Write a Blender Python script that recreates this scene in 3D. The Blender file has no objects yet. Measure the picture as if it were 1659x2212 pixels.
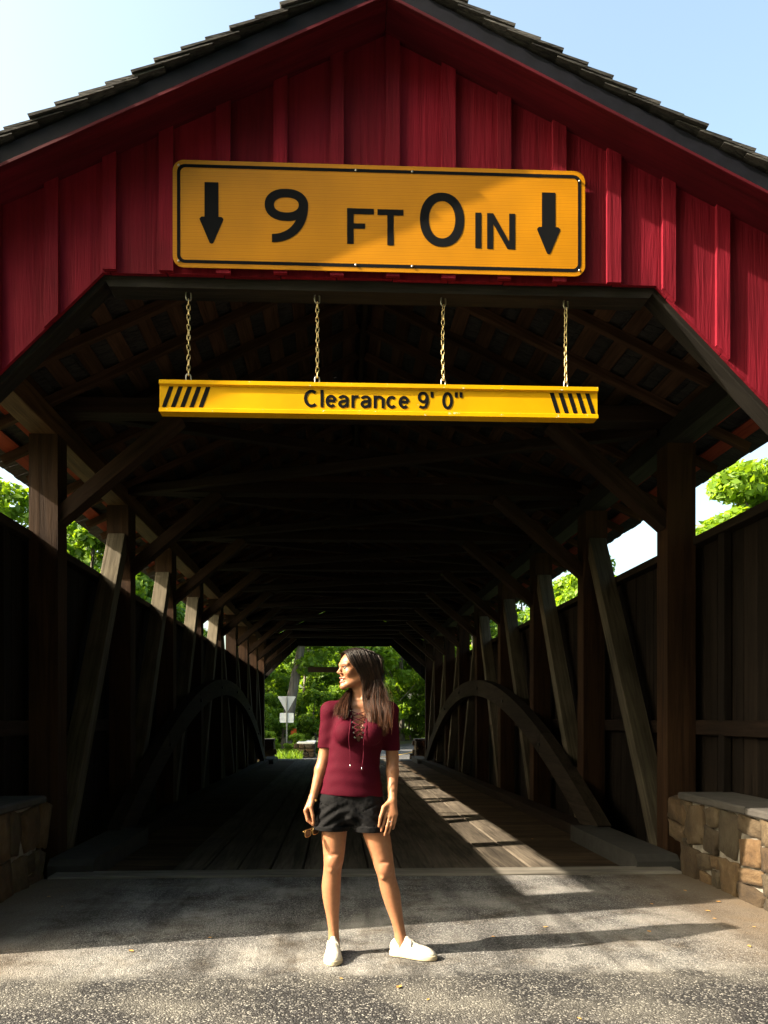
import bpy, bmesh, math, random
import numpy as np
from mathutils import Vector, Matrix, Quaternion

random.seed(7)
rng = np.random.default_rng(7)
R = math.radians
scene = bpy.context.scene
COL = scene.collection

# ------------------------------------------------------------------ camera
YAW = 0.0401
HORIZON_H = 1.31
cam_d = bpy.data.cameras.new('camera')
cam = bpy.data.objects.new('camera', cam_d)
COL.objects.link(cam)
cam.location = (0, 0, HORIZON_H)
cam.rotation_euler = (math.pi / 2, 0, -YAW)
cam_d.sensor_fit = 'AUTO'
cam_d.sensor_width = 36
cam_d.lens = 36 * 1662 / 2212
cam_d.shift_x = 34.5 / 2212
cam_d.shift_y = 444 / 2212
cam_d.clip_end = 3000
scene.camera = cam

# ------------------------------------------------------------------ sky and sun
SUN_EL = R(35.3)
SUN_AZ = R(12.5)               # light travels towards +X, a little towards +Y
d_sun = Vector((math.cos(SUN_EL) * math.cos(SUN_AZ), math.cos(SUN_EL) * math.sin(SUN_AZ), -math.sin(SUN_EL)))
world = bpy.data.worlds.new('World')
scene.world = world
world.use_nodes = True
nt = world.node_tree
nt.nodes.clear()
sky = nt.nodes.new('ShaderNodeTexSky')
sky.sky_type = 'NISHITA'
sky.sun_disc = False
sky.sun_elevation = SUN_EL
sky.sun_rotation = math.atan2(-d_sun.x, -d_sun.y)
sky.air_density = 1.0
sky.dust_density = 5.0
sky.ozone_density = 0.0
bg = nt.nodes.new('ShaderNodeBackground')
bg.inputs['Strength'].default_value = 0.125
wo = nt.nodes.new('ShaderNodeOutputWorld')
tint = nt.nodes.new('ShaderNodeVectorMath')        # the milky, slightly green-blue sky of a hazy summer day
tint.operation = 'MULTIPLY'
tint.inputs[1].default_value = (1.16, 1.19, 1.03)
nt.links.new(sky.outputs[0], tint.inputs[0])
nt.links.new(tint.outputs[0], bg.inputs[0])
nt.links.new(bg.outputs[0], wo.inputs[0])

sun_d = bpy.data.lights.new('sun', 'SUN')
sun_d.energy = 5.0
sun_d.angle = R(0.53)
sun_d.color = (1.0, 0.86, 0.66)
sun = bpy.data.objects.new('sun', sun_d)
COL.objects.link(sun)
sun.rotation_euler = d_sun.to_track_quat('-Z', 'Y').to_euler()
sun.location = (-20, -6, 20)

scene.view_settings.view_transform = 'Standard'
scene.view_settings.look = 'None'
scene.view_settings.gamma = 1.0
scene.view_settings.exposure = 1.9
scene.view_settings.use_curve_mapping = False
scene.cycles.max_bounces = 6
scene.cycles.transparent_max_bounces = 8

# ------------------------------------------------------------------ materials
def new_mat(name):
    m = bpy.data.materials.new(name)
    m.use_nodes = True
    t = m.node_tree
    t.nodes.clear()
    out = t.nodes.new('ShaderNodeOutputMaterial')
    b = t.nodes.new('ShaderNodeBsdfPrincipled')
    t.links.new(b.outputs[0], out.inputs[0])
    return m, t, b, out

def N(t, typ, **kw):
    n = t.nodes.new(typ)
    for k, v in kw.items():
        if k.startswith('i_'):
            n.inputs[k[2:].replace('_', ' ')].default_value = v
        else:
            setattr(n, k, v)
    return n

def ramp(t, stops, fac=None):
    n = t.nodes.new('ShaderNodeValToRGB')
    e = n.color_ramp.elements
    while len(e) > 1:
        e.remove(e[-1])
    e[0].position = stops[0][0]
    e[0].color = (*stops[0][1], 1)
    for p, c in stops[1:]:
        x = e.new(p)
        x.color = (*c, 1)
    if fac is not None:
        t.links.new(fac, n.inputs[0])
    return n

def sc(c, k):
    return tuple(min(1, x * k) for x in c)

def plain(name, col, rough=0.5, metal=0.0, noise=0.0, nscale=30, bump=0.0, spec=0.5):
    m, t, b, o = new_mat(name)
    b.inputs['Base Color'].default_value = (*col, 1)
    b.inputs['Roughness'].default_value = rough
    b.inputs['Metallic'].default_value = metal
    b.inputs['Specular IOR Level'].default_value = spec
    if noise or bump:
        tc = N(t, 'ShaderNodeTexCoord')
        no = N(t, 'ShaderNodeTexNoise', i_Scale=nscale, i_Detail=5.0)
        t.links.new(tc.outputs['Object'], no.inputs['Vector'])
        if noise:
            r = ramp(t, [(0.25, sc(col, 1 - noise)), (0.75, sc(col, 1 + noise))], no.outputs['Fac'])
            t.links.new(r.outputs[0], b.inputs['Base Color'])
        if bump:
            bu = N(t, 'ShaderNodeBump', i_Strength=bump, i_Distance=0.01)
            t.links.new(no.outputs['Fac'], bu.inputs['Height'])
            t.links.new(bu.outputs[0], b.inputs['Normal'])
    return m

def wood(name, dark, light, axis='X', rough=0.75, gscale=1.0, var=0.25, bump=0.35, knots=True, spec=0.25, wear=None):
    """procedural sawn timber, grain along the local axis, a new cut for every object"""
    m, t, b, o = new_mat(name)
    tc = N(t, 'ShaderNodeTexCoord')
    oi = N(t, 'ShaderNodeObjectInfo')
    mul = N(t, 'ShaderNodeVectorMath', operation='SCALE')
    t.links.new(oi.outputs['Location'], mul.inputs[0])
    mul.inputs['Scale'].default_value = 3.71
    addv = N(t, 'ShaderNodeVectorMath', operation='ADD')
    t.links.new(tc.outputs['Object'], addv.inputs[0])
    t.links.new(mul.outputs[0], addv.inputs[1])
    mp = N(t, 'ShaderNodeMapping')
    s = {'X': (0.8, 14, 14), 'Y': (14, 0.8, 14), 'Z': (14, 14, 0.8)}[axis]
    mp.inputs['Scale'].default_value = tuple(v * gscale for v in s)
    t.links.new(addv.outputs[0], mp.inputs['Vector'])
    n1 = N(t, 'ShaderNodeTexNoise', i_Scale=1.0, i_Detail=6.0, i_Roughness=0.6, i_Distortion=0.8)
    t.links.new(mp.outputs[0], n1.inputs['Vector'])
    mp2 = N(t, 'ShaderNodeMapping')
    mp2.inputs['Scale'].default_value = tuple(v * gscale * 4.5 for v in s)
    t.links.new(addv.outputs[0], mp2.inputs['Vector'])
    n2 = N(t, 'ShaderNodeTexNoise', i_Scale=1.0, i_Detail=3.0)
    t.links.new(mp2.outputs[0], n2.inputs['Vector'])
    n3 = N(t, 'ShaderNodeTexNoise', i_Scale=1.7, i_Detail=3.0)
    t.links.new(addv.outputs[0], n3.inputs['Vector'])
    mixa = N(t, 'ShaderNodeMath', operation='MULTIPLY_ADD')
    t.links.new(n2.outputs['Fac'], mixa.inputs[0])
    mixa.inputs[1].default_value = 0.45
    t.links.new(n1.outputs['Fac'], mixa.inputs[2])
    sub = N(t, 'ShaderNodeMath', operation='SUBTRACT')
    t.links.new(mixa.outputs[0], sub.inputs[0])
    sub.inputs[1].default_value = 0.22
    r = ramp(t, [(0.3, dark), (0.62, light)], sub.outputs[0])
    # random value per piece and blotches
    mr = N(t, 'ShaderNodeMapRange')
    t.links.new(oi.outputs['Random'], mr.inputs['Value'])
    mr.inputs['To Min'].default_value = 1 - var
    mr.inputs['To Max'].default_value = 1 + var
    m3 = N(t, 'ShaderNodeMapRange')
    t.links.new(n3.outputs['Fac'], m3.inputs['Value'])
    m3.inputs['From Min'].default_value = 0.3
    m3.inputs['From Max'].default_value = 0.7
    m3.inputs['To Min'].default_value = 0.75
    m3.inputs['To Max'].default_value = 1.2
    mm = N(t, 'ShaderNodeMath', operation='MULTIPLY')
    t.links.new(mr.outputs[0], mm.inputs[0])
    t.links.new(m3.outputs[0], mm.inputs[1])
    vs = N(t, 'ShaderNodeVectorMath', operation='SCALE')
    t.links.new(r.outputs[0], vs.inputs[0])
    t.links.new(mm.outputs[0], vs.inputs['Scale'])
    col = vs.outputs[0]
    if wear:
        n4 = N(t, 'ShaderNodeTexNoise', i_Scale=9.0, i_Detail=8.0, i_Roughness=0.7)
        t.links.new(mp.outputs[0], n4.inputs['Vector'])
        wr = ramp(t, [(0.66, (0, 0, 0)), (0.72, (1, 1, 1))], n4.outputs['Fac'])
        mx = N(t, 'ShaderNodeMix', data_type='RGBA')
        t.links.new(wr.outputs[0], mx.inputs['Factor'])
        t.links.new(col, mx.inputs['A'])
        mx.inputs['B'].default_value = (*wear, 1)
        col = mx.outputs['Result']
    t.links.new(col, b.inputs['Base Color'])
    b.inputs['Roughness'].default_value = rough
    b.inputs['Specular IOR Level'].default_value = spec
    bu = N(t, 'ShaderNodeBump', i_Strength=bump, i_Distance=0.012)
    t.links.new(mixa.outputs[0], bu.inputs['Height'])
    t.links.new(bu.outputs[0], b.inputs['Normal'])
    return m

M = {}
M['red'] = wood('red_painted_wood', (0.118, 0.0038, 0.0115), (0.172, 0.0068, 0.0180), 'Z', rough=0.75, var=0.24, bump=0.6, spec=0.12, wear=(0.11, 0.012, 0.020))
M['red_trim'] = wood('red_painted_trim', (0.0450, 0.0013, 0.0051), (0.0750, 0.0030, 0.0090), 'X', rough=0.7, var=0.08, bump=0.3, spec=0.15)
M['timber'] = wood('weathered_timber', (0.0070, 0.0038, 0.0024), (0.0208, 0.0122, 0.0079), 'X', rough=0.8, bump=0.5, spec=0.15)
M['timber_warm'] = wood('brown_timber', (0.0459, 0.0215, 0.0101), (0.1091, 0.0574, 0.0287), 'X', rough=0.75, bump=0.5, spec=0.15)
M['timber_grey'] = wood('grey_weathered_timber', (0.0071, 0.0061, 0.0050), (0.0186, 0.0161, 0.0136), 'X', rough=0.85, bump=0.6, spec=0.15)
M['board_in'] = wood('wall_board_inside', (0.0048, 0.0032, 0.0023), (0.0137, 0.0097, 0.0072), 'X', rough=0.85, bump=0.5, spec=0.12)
M['sheath'] = wood('roof_sheathing', (0.0269, 0.0143, 0.0088), (0.0714, 0.0393, 0.0238), 'X', rough=0.85, bump=0.4, spec=0.1)
M['sheath_red'] = wood('stained_red_sheathing', (0.1584, 0.0252, 0.0130), (0.2736, 0.0540, 0.0252), 'X', rough=0.75, bump=0.4, spec=0.2)
M['plank'] = wood('deck_plank', (0.0390, 0.0321, 0.0253), (0.1102, 0.0918, 0.0711), 'X', rough=0.85, gscale=0.8, var=0.2, bump=0.7, spec=0.15)
M['deck'] = wood('dirty_deck', (0.0234, 0.0161, 0.0102), (0.0638, 0.0446, 0.0276), 'X', rough=0.9, gscale=0.7, bump=0.6, spec=0.1)
M['shingle'] = wood('grey_shingle', (0.0176, 0.0176, 0.0200), (0.0600, 0.0576, 0.0560), 'X', rough=0.85, gscale=2.5, var=0.4, bump=0.6, spec=0.15)
M['dark_fascia'] = plain('dark_edge_metal', (0.006, 0.0065, 0.011), 0.7, 0, 0.3, 12, 0.1, 0.12)
M['black'] = plain('black_print', (0.004, 0.0045, 0.006), 0.8, spec=0.08)
M['steel'] = plain('galvanised_steel', (0.42, 0.41, 0.38), 0.42, 0.9, 0.25, 40)
M['chain'] = plain('brassy_zinc_chain', (0.50, 0.40, 0.20), 0.4, 0.75, 0.3, 60)
M['signback'] = plain('bare_sign_aluminium', (0.50, 0.50, 0.49), 0.55, 0.2, 0.08, 3)
M['white'] = plain('white_paint', (0.78, 0.77, 0.74), 0.6, 0, 0.12, 8)
M['orange'] = plain('orange_marker', (0.75, 0.10, 0.015), 0.5)
M['gold'] = plain('gold_wire', (0.75, 0.50, 0.20), 0.28, 1.0)
M['lens'] = plain('dark_lens', (0.03, 0.02, 0.012), 0.08)
M['silver'] = plain('silver', (0.8, 0.8, 0.8), 0.2, 1.0)

def yellow_mat(name, col, bands=False, dirt=(0.8, 0.78, 0.7), rough=0.45, chips=False):
    m, t, b, o = new_mat(name)
    tc = N(t, 'ShaderNodeTexCoord')
    no = N(t, 'ShaderNodeTexNoise', i_Scale=3.0, i_Detail=6.0)
    t.links.new(tc.outputs['Object'], no.inputs['Vector'])
    r = ramp(t, [(0.3, sc(col, 0.86)), (0.7, sc(col, 1.08))], no.outputs['Fac'])
    last = r.outputs[0]
    if bands:
        sp = N(t, 'ShaderNodeSeparateXYZ')
        t.links.new(tc.outputs['Object'], sp.inputs[0])
        mu = N(t, 'ShaderNodeMath', operation='MULTIPLY')
        t.links.new(sp.outputs['Z'], mu.inputs[0])
        mu.inputs[1].default_value = 2 * math.pi / 0.0205
        si = N(t, 'ShaderNodeMath', operation='SINE')
        t.links.new(mu.outputs[0], si.inputs[0])
        r2 = ramp(t, [(0.0, (0.84, 0.80, 0.7)), (0.35, (1, 1, 1)), (0.8, (1.0, 1.0, 1.0)), (1.0, (0.9, 0.88, 0.8))])
        mr = N(t, 'ShaderNodeMapRange')
        mr.inputs['From Min'].default_value = -1
        t.links.new(si.outputs[0], mr.inputs['Value'])
        t.links.new(mr.outputs[0], r2.inputs[0])
        mx = N(t, 'ShaderNodeMix', data_type='RGBA', blend_type='MULTIPLY')
        mx.inputs['Factor'].default_value = 1
        t.links.new(last, mx.inputs['A'])
        t.links.new(r2.outputs[0], mx.inputs['B'])
        last = mx.outputs['Result']
    # chipped paint and specks
    n2 = N(t, 'ShaderNodeTexNoise', i_Scale=55.0 if bands else 28.0, i_Detail=4.0, i_Roughness=0.6)
    t.links.new(tc.outputs['Object'], n2.inputs['Vector'])
    lo = 0.80 if not chips else 0.70
    r3 = ramp(t, [(lo - 0.04, (0, 0, 0)), (lo, (1, 1, 1))], n2.outputs['Fac'])
    mx2 = N(t, 'ShaderNodeMix', data_type='RGBA')
    t.links.new(r3.outputs[0], mx2.inputs['Factor'])
    t.links.new(last, mx2.inputs['A'])
    mx2.inputs['B'].default_value = (*dirt, 1)
    t.links.new(mx2.outputs['Result'], b.inputs['Base Color'])
    b.inputs['Roughness'].default_value = rough
    b.inputs['Specular IOR Level'].default_value = 0.2
    return m

M['sign'] = yellow_mat('amber_reflective_sheeting', (0.4848, 0.1994, 0.0007), bands=True, dirt=(0.3910, 0.3128, 0.1564))
M['bar'] = yellow_mat('yellow_painted_aluminium', (0.6512, 0.3432, 0.0009), rough=0.38)
M['bar_lip'] = yellow_mat('chipped_yellow_paint', (0.7020, 0.3780, 0.0018), rough=0.35, chips=True)

def stone_mat(name, a, b_, c_):
    m, t, b, o = new_mat(name)
    tc = N(t, 'ShaderNodeTexCoord')
    oi = N(t, 'ShaderNodeObjectInfo')
    mul = N(t, 'ShaderNodeVectorMath', operation='SCALE')
    t.links.new(oi.outputs['Location'], mul.inputs[0])
    mul.inputs['Scale'].default_value = 7.3
    av = N(t, 'ShaderNodeVectorMath', operation='ADD')
    t.links.new(tc.outputs['Object'], av.inputs[0])
    t.links.new(mul.outputs[0], av.inputs[1])
    no = N(t, 'ShaderNodeTexNoise', i_Scale=2.2, i_Detail=9.0, i_Roughness=0.65)
    t.links.new(av.outputs[0], no.inputs['Vector'])
    r = ramp(t, [(0.28, a), (0.5, b_), (0.72, c_)], no.outputs['Fac'])
    mr = N(t, 'ShaderNodeMapRange')
    t.links.new(oi.outputs['Random'], mr.inputs['Value'])
    mr.inputs['To Min'].default_value = 0.5
    mr.inputs['To Max'].default_value = 1.35
    wn = N(t, 'ShaderNodeTexWhiteNoise', noise_dimensions='1D')
    t.links.new(oi.outputs['Random'], wn.inputs['W'])
    tone = ramp(t, [(0.0, (1.15, 0.95, 0.72)), (0.35, (1.0, 0.95, 0.85)), (0.7, (0.85, 0.95, 1.05)), (1.0, (1.08, 0.92, 0.74))], wn.outputs['Value'])
    tm_ = N(t, 'ShaderNodeVectorMath', operation='MULTIPLY')
    t.links.new(r.outputs[0], tm_.inputs[0])
    t.links.new(tone.outputs[0], tm_.inputs[1])
    vs = N(t, 'ShaderNodeVectorMath', operation='SCALE')
    t.links.new(tm_.outputs[0], vs.inputs[0])
    t.links.new(mr.outputs[0], vs.inputs['Scale'])
    t.links.new(vs.outputs[0], b.inputs['Base Color'])
    b.inputs['Roughness'].default_value = 0.9
    bu = N(t, 'ShaderNodeBump', i_Strength=0.9, i_Distance=0.03)
    t.links.new(no.outputs['Fac'], bu.inputs['Height'])
    t.links.new(bu.outputs[0], b.inputs['Normal'])
    return m

M['stone'] = stone_mat('tan_fieldstone', (0.0338, 0.0221, 0.0117), (0.0703, 0.0469, 0.0235), (0.1042, 0.0807, 0.0521))
M['mortar'] = plain('grey_mortar', (0.1928, 0.1768, 0.1527), 0.95, 0, 0.3, 25, 0.8)
M['cap'] = plain('weathered_cap_slab', (0.0445, 0.0404, 0.0364), 0.9, 0, 0.3, 9, 0.6)
M['pale_stone'] = stone_mat('pale_limestone', (0.35, 0.31, 0.25), (0.5, 0.45, 0.37), (0.62, 0.58, 0.5))

def road_nodes(t, b, base, chipcol, chip_scale, chip_amt, bump, patch, patch_amt, marks=False):
    tc = N(t, 'ShaderNodeTexCoord')
    vo = N(t, 'ShaderNodeTexVoronoi', i_Scale=chip_scale)
    wn = N(t, 'ShaderNodeTexNoise', i_Scale=chip_scale * 0.35, i_Detail=2.0)
    t.links.new(tc.outputs['Object'], wn.inputs['Vector'])
    wadd = N(t, 'ShaderNodeMix', data_type='RGBA')
    wadd.inputs['Factor'].default_value = 0.012
    t.links.new(tc.outputs['Object'], wadd.inputs['A'])
    t.links.new(wn.outputs['Color'], wadd.inputs['B'])
    t.links.new(wadd.outputs['Result'], vo.inputs['Vector'])
    sep = N(t, 'ShaderNodeSeparateColor')
    t.links.new(vo.outputs['Color'], sep.inputs[0])
    cr = ramp(t, [(0.0, sc(base, 0.55)), (1 - chip_amt - 0.22, sc(base, 1.1)), (1 - chip_amt, sc(base, 1.7)), (1.0, chipcol)], sep.outputs['Red'])
    # gaps between the chips are dark binder
    gr = ramp(t, [(0.35, (1, 1, 1)), (0.75, (0.30, 0.30, 0.32))], vo.outputs['Distance'])
    mx = N(t, 'ShaderNodeMix', data_type='RGBA', blend_type='MULTIPLY')
    mx.inputs['Factor'].default_value = 0.85
    t.links.new(cr.outputs[0], mx.inputs['A'])
    t.links.new(gr.outputs[0], mx.inputs['B'])
    big = N(t, 'ShaderNodeTexNoise', i_Scale=1.6, i_Detail=7.0, i_Roughness=0.6)
    t.links.new(tc.outputs['Object'], big.inputs['Vector'])
    br = ramp(t, [(0.45, (0, 0, 0)), (0.68, (1, 1, 1))], big.outputs['Fac'])
    pm = N(t, 'ShaderNodeMath', operation='MULTIPLY')
    t.links.new(br.outputs[0], pm.inputs[0])
    pm.inputs[1].default_value = patch_amt
    mx2 = N(t, 'ShaderNodeMix', data_type='RGBA')
    t.links.new(pm.outputs[0], mx2.inputs['Factor'])
    t.links.new(mx.outputs['Result'], mx2.inputs['A'])
    mx2.inputs['B'].default_value = (*patch, 1)
    last = mx2.outputs['Result']
    if marks:
        # tyre marks and damp stains, brown grit towards the parapets
        mp = N(t, 'ShaderNodeMapping')
        mp.inputs['Scale'].default_value = (3.2, 0.35, 1)
        mp.inputs['Rotation'].default_value = (0, 0, 0.12)
        t.links.new(tc.outputs['Object'], mp.inputs['Vector'])
        n5 = N(t, 'ShaderNodeTexNoise', i_Scale=1.0, i_Detail=6.0, i_Roughness=0.65)
        t.links.new(mp.outputs[0], n5.inputs['Vector'])
        r5 = ramp(t, [(0.36, (0.34, 0.33, 0.33)), (0.52, (1, 1, 1))], n5.outputs['Fac'])
        n6 = N(t, 'ShaderNodeTexNoise', i_Scale=2.6, i_Detail=6.0, i_Roughness=0.7)
        t.links.new(tc.outputs['Object'], n6.inputs['Vector'])
        r6 = ramp(t, [(0.34, (0.42, 0.36, 0.30)), (0.50, (1, 1, 1))], n6.outputs['Fac'])
        a = N(t, 'ShaderNodeMix', data_type='RGBA', blend_type='MULTIPLY')
        a.inputs['Factor'].default_value = 0.8
        t.links.new(last, a.inputs['A'])
        t.links.new(r5.outputs[0], a.inputs['B'])
        c = N(t, 'ShaderNodeMix', data_type='RGBA', blend_type='MULTIPLY')
        c.inputs['Factor'].default_value = 0.9
        t.links.new(a.outputs['Result'], c.inputs['A'])
        t.links.new(r6.outputs[0], c.inputs['B'])
        sp = N(t, 'ShaderNodeSeparateXYZ')
        t.links.new(tc.outputs['Object'], sp.inputs[0])
        ab = N(t, 'ShaderNodeMath', operation='SUBTRACT')
        t.links.new(sp.outputs['X'], ab.inputs[0])
        ab.inputs[1].default_value = 0.27
        ab2 = N(t, 'ShaderNodeMath', operation='ABSOLUTE')
        t.links.new(ab.outputs[0], ab2.inputs[0])
        n7 = N(t, 'ShaderNodeMath', operation='MULTIPLY_ADD')
        t.links.new(n6.outputs['Fac'], n7.inputs[0])
        n7.inputs[1].default_value = 1.3
        t.links.new(ab2.outputs[0], n7.inputs[2])
        r7 = ramp(t, [(0.0, (0, 0, 0)), (1.0, (1, 1, 1))])
        mr7 = N(t, 'ShaderNodeMapRange')
        mr7.inputs['From Min'].default_value = 2.3
        mr7.inputs['From Max'].default_value = 3.3
        t.links.new(n7.outputs[0], mr7.inputs['Value'])
        t.links.new(mr7.outputs[0], r7.inputs[0])
        g = N(t, 'ShaderNodeMix', data_type='RGBA')
        t.links.new(r7.outputs[0], g.inputs['Factor'])
        t.links.new(c.outputs['Result'], g.inputs['A'])
        g.inputs['B'].default_value = (0.125, 0.095, 0.066, 1)
        last = g.outputs['Result']
    t.links.new(last, b.inputs['Base Color'])
    b.inputs['Roughness'].default_value = 0.92
    b.inputs['Specular IOR Level'].default_value = 0.25
    bu = N(t, 'ShaderNodeBump', i_Strength=bump, i_Distance=0.006, invert=True)
    t.links.new(vo.outputs['Distance'], bu.inputs['Height'])
    t.links.new(bu.outputs[0], b.inputs['Normal'])

def road_mat(name, *a, **k):
    m, t, b, o = new_mat(name)
    road_nodes(t, b, *a, **k)
    return m
def approach_mat(name):
    m, t, b, o = new_mat(name)
    b2 = t.nodes.new('ShaderNodeBsdfPrincipled')
    road_nodes(t, b, *COARSE)
    road_nodes(t, b2, *WORN, marks=True)
    tc = N(t, 'ShaderNodeTexCoord')
    sp = N(t, 'ShaderNodeSeparateXYZ'); t.links.new(tc.outputs['Object'], sp.inputs[0])
    n1 = N(t, 'ShaderNodeTexNoise', i_Scale=5.0, i_Detail=9.0, i_Roughness=0.75)
    t.links.new(tc.outputs['Object'], n1.inputs['Vector'])
    ma = N(t, 'ShaderNodeMath', operation='MULTIPLY_ADD'); t.links.new(n1.outputs['Fac'], ma.inputs[0]); ma.inputs[1].default_value = 0.42
    t.links.new(sp.outputs['Y'], ma.inputs[2])
    mr = N(t, 'ShaderNodeMapRange'); t.links.new(ma.outputs[0], mr.inputs['Value'])
    mr.inputs['From Min'].default_value = 4.08; mr.inputs['From Max'].default_value = 4.19
    mx = N(t, 'ShaderNodeMixShader')
    t.links.new(mr.outputs[0], mx.inputs[0]); t.links.new(b.outputs[0], mx.inputs[1]); t.links.new(b2.outputs[0], mx.inputs[2])
    t.links.new(mx.outputs[0], o.inputs[0])
    return m
COARSE = ((0.030, 0.030, 0.032), (0.30, 0.29, 0.27), 118, 0.24, 1.0, (0.20, 0.19, 0.17), 0.5)
WORN = ((0.130, 0.129, 0.128), (0.37, 0.36, 0.345), 140, 0.18, 0.7, (0.33, 0.322, 0.305), 0.65)
M['approach'] = approach_mat('asphalt_approach')
M['far_road'] = road_mat('grey_road', (0.0780, 0.0780, 0.0810), (0.1800, 0.1800, 0.1800), 60, 0.1, 0.3, (0.1500, 0.1500, 0.1560), 0.5)
M['yellow_line'] = plain('yellow_road_paint', (0.4550, 0.2520, 0.0140), 0.8, 0, 0.3, 6)
M['concrete'] = plain('concrete', (0.0280, 0.0266, 0.0245), 0.9, 0, 0.25, 10, 0.4)

def ground_mat():
    m, t, b, o = new_mat('grassy_ground')
    tc = N(t, 'ShaderNodeTexCoord')
    no = N(t, 'ShaderNodeTexNoise', i_Scale=0.8, i_Detail=10.0, i_Roughness=0.7)
    t.links.new(tc.outputs['Object'], no.inputs['Vector'])
    r = ramp(t, [(0.3, (0.05, 0.045, 0.025)), (0.5, (0.06, 0.085, 0.02)), (0.7, (0.10, 0.14, 0.03))], no.outputs['Fac'])
    t.links.new(r.outputs[0], b.inputs['Base Color'])
    b.inputs['Roughness'].default_value = 1
    bu = N(t, 'ShaderNodeBump', i_Strength=1.0, i_Distance=0.1)
    t.links.new(no.outputs['Fac'], bu.inputs['Height'])
    t.links.new(bu.outputs[0], b.inputs['Normal'])
    return m
M['ground'] = ground_mat()

def leaf_mat(name, c1, c2, trans=0.45):
    m, t, b, o = new_mat(name)
    tc = N(t, 'ShaderNodeTexCoord')
    at = N(t, 'ShaderNodeAttribute', attribute_name='rnd')
    oi = N(t, 'ShaderNodeObjectInfo')
    ad = N(t, 'ShaderNodeMath', operation='MULTIPLY_ADD')
    t.links.new(oi.outputs['Random'], ad.inputs[0])
    ad.inputs[1].default_value = 0.35
    t.links.new(at.outputs['Fac'], ad.inputs[2])
    r = ramp(t, [(0.05, c1), (1.1, c2)], ad.outputs[0])
    t.links.new(r.outputs[0], b.inputs['Base Color'])
    b.inputs['Roughness'].default_value = 0.5
    b.inputs['Specular IOR Level'].default_value = 0.3
    tr = N(t, 'ShaderNodeBsdfTranslucent')
    hs = N(t, 'ShaderNodeVectorMath', operation='MULTIPLY')
    t.links.new(r.outputs[0], hs.inputs[0])
    hs.inputs[1].default_value = (2.5, 2.2, 0.6)
    t.links.new(hs.outputs[0], tr.inputs[0])
    mx = N(t, 'ShaderNodeMixShader')
    mx.inputs[0].default_value = trans
    t.links.new(b.outputs[0], mx.inputs[1])
    t.links.new(tr.outputs[0], mx.inputs[2])
    t.links.new(mx.outputs[0], o.inputs[0])
    return m
M['leaf'] = leaf_mat('bright_leaves', (0.0506, 0.1125, 0.0112), (0.1800, 0.2925, 0.0248))
M['leaf_dark'] = leaf_mat('deep_green_leaves', (0.0375, 0.0938, 0.0150), (0.1500, 0.2625, 0.0300), 0.4)
M['bark'] = wood('grey_bark', (0.0600, 0.0510, 0.0420), (0.1920, 0.1680, 0.1440), 'Z', gscale=0.6, bump=1.0, rough=0.95)
M['dry_leaf'] = plain('dry_leaf', (0.42, 0.22, 0.05), 0.8, 0, 0.3, 40)

def water_mat():
    m, t, b, o = new_mat('creek_water')
    b.inputs['Base Color'].default_value = (0.03, 0.045, 0.035, 1)
    b.inputs['Roughness'].default_value = 0.08
    tc = N(t, 'ShaderNodeTexCoord')
    no = N(t, 'ShaderNodeTexNoise', i_Scale=3.0, i_Detail=4.0)
    t.links.new(tc.outputs['Object'], no.inputs['Vector'])
    bu = N(t, 'ShaderNodeBump', i_Strength=0.3, i_Distance=0.05)
    t.links.new(no.outputs['Fac'], bu.inputs['Height'])
    t.links.new(bu.outputs[0], b.inputs['Normal'])
    return m
M['water'] = water_mat()

M['post'] = wood('post_timber', (0.0159, 0.0069, 0.0032), (0.0382, 0.0191, 0.0090), 'Z', rough=0.75, bump=0.5, spec=0.15, gscale=0.8)
M['timber_pale'] = wood('pale_brace_timber', (0.0505, 0.0417, 0.0278), (0.1061, 0.0910, 0.0657), 'X', rough=0.8, bump=0.5, spec=0.15)
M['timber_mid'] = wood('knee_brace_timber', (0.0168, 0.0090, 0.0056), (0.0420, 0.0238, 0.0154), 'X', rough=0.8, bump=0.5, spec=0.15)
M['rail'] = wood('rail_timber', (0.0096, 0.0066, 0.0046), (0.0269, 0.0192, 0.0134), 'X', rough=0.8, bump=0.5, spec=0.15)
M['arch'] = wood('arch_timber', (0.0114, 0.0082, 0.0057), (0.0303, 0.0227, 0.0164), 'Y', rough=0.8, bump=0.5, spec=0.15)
M['bar_dark'] = plain('dark_painted_bar', (0.05, 0.028, 0.02), 0.6, 0, 0.2, 10)
M['threshold'] = wood('pale_threshold_plank', (0.10, 0.092, 0.08), (0.20, 0.185, 0.16), 'X', rough=0.85, gscale=0.8, var=0.1, bump=0.6, spec=0.15)
M['dark_iron'] = plain('dark_iron', (0.03, 0.028, 0.027), 0.6, 0.6)

# ------------------------------------------------------------------ mesh helpers
def link(name, me, mat=None, parent=None, loc=None, rot=None, q=None):
    o = bpy.data.objects.new(name, me)
    COL.objects.link(o)
    if mat is not None and me is not None and not me.materials:
        for mm in (mat if isinstance(mat, (list, tuple)) else [mat]):
            me.materials.append(mm)
    if parent is not None:
        o.parent = parent
    if loc is not None:
        o.location = loc
    if rot is not None:
        o.rotation_euler = rot
    if q is not None:
        o.rotation_mode = 'QUATERNION'
        o.rotation_quaternion = q
    return o

def pyd(name, verts, faces, smooth=False):
    me = bpy.data.meshes.new(name)
    me.from_pydata([tuple(v) for v in verts], [], [tuple(f) for f in faces])
    me.update()
    if smooth:
        me.polygons.foreach_set('use_smooth', np.ones(len(me.polygons), bool))
    return me

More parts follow.
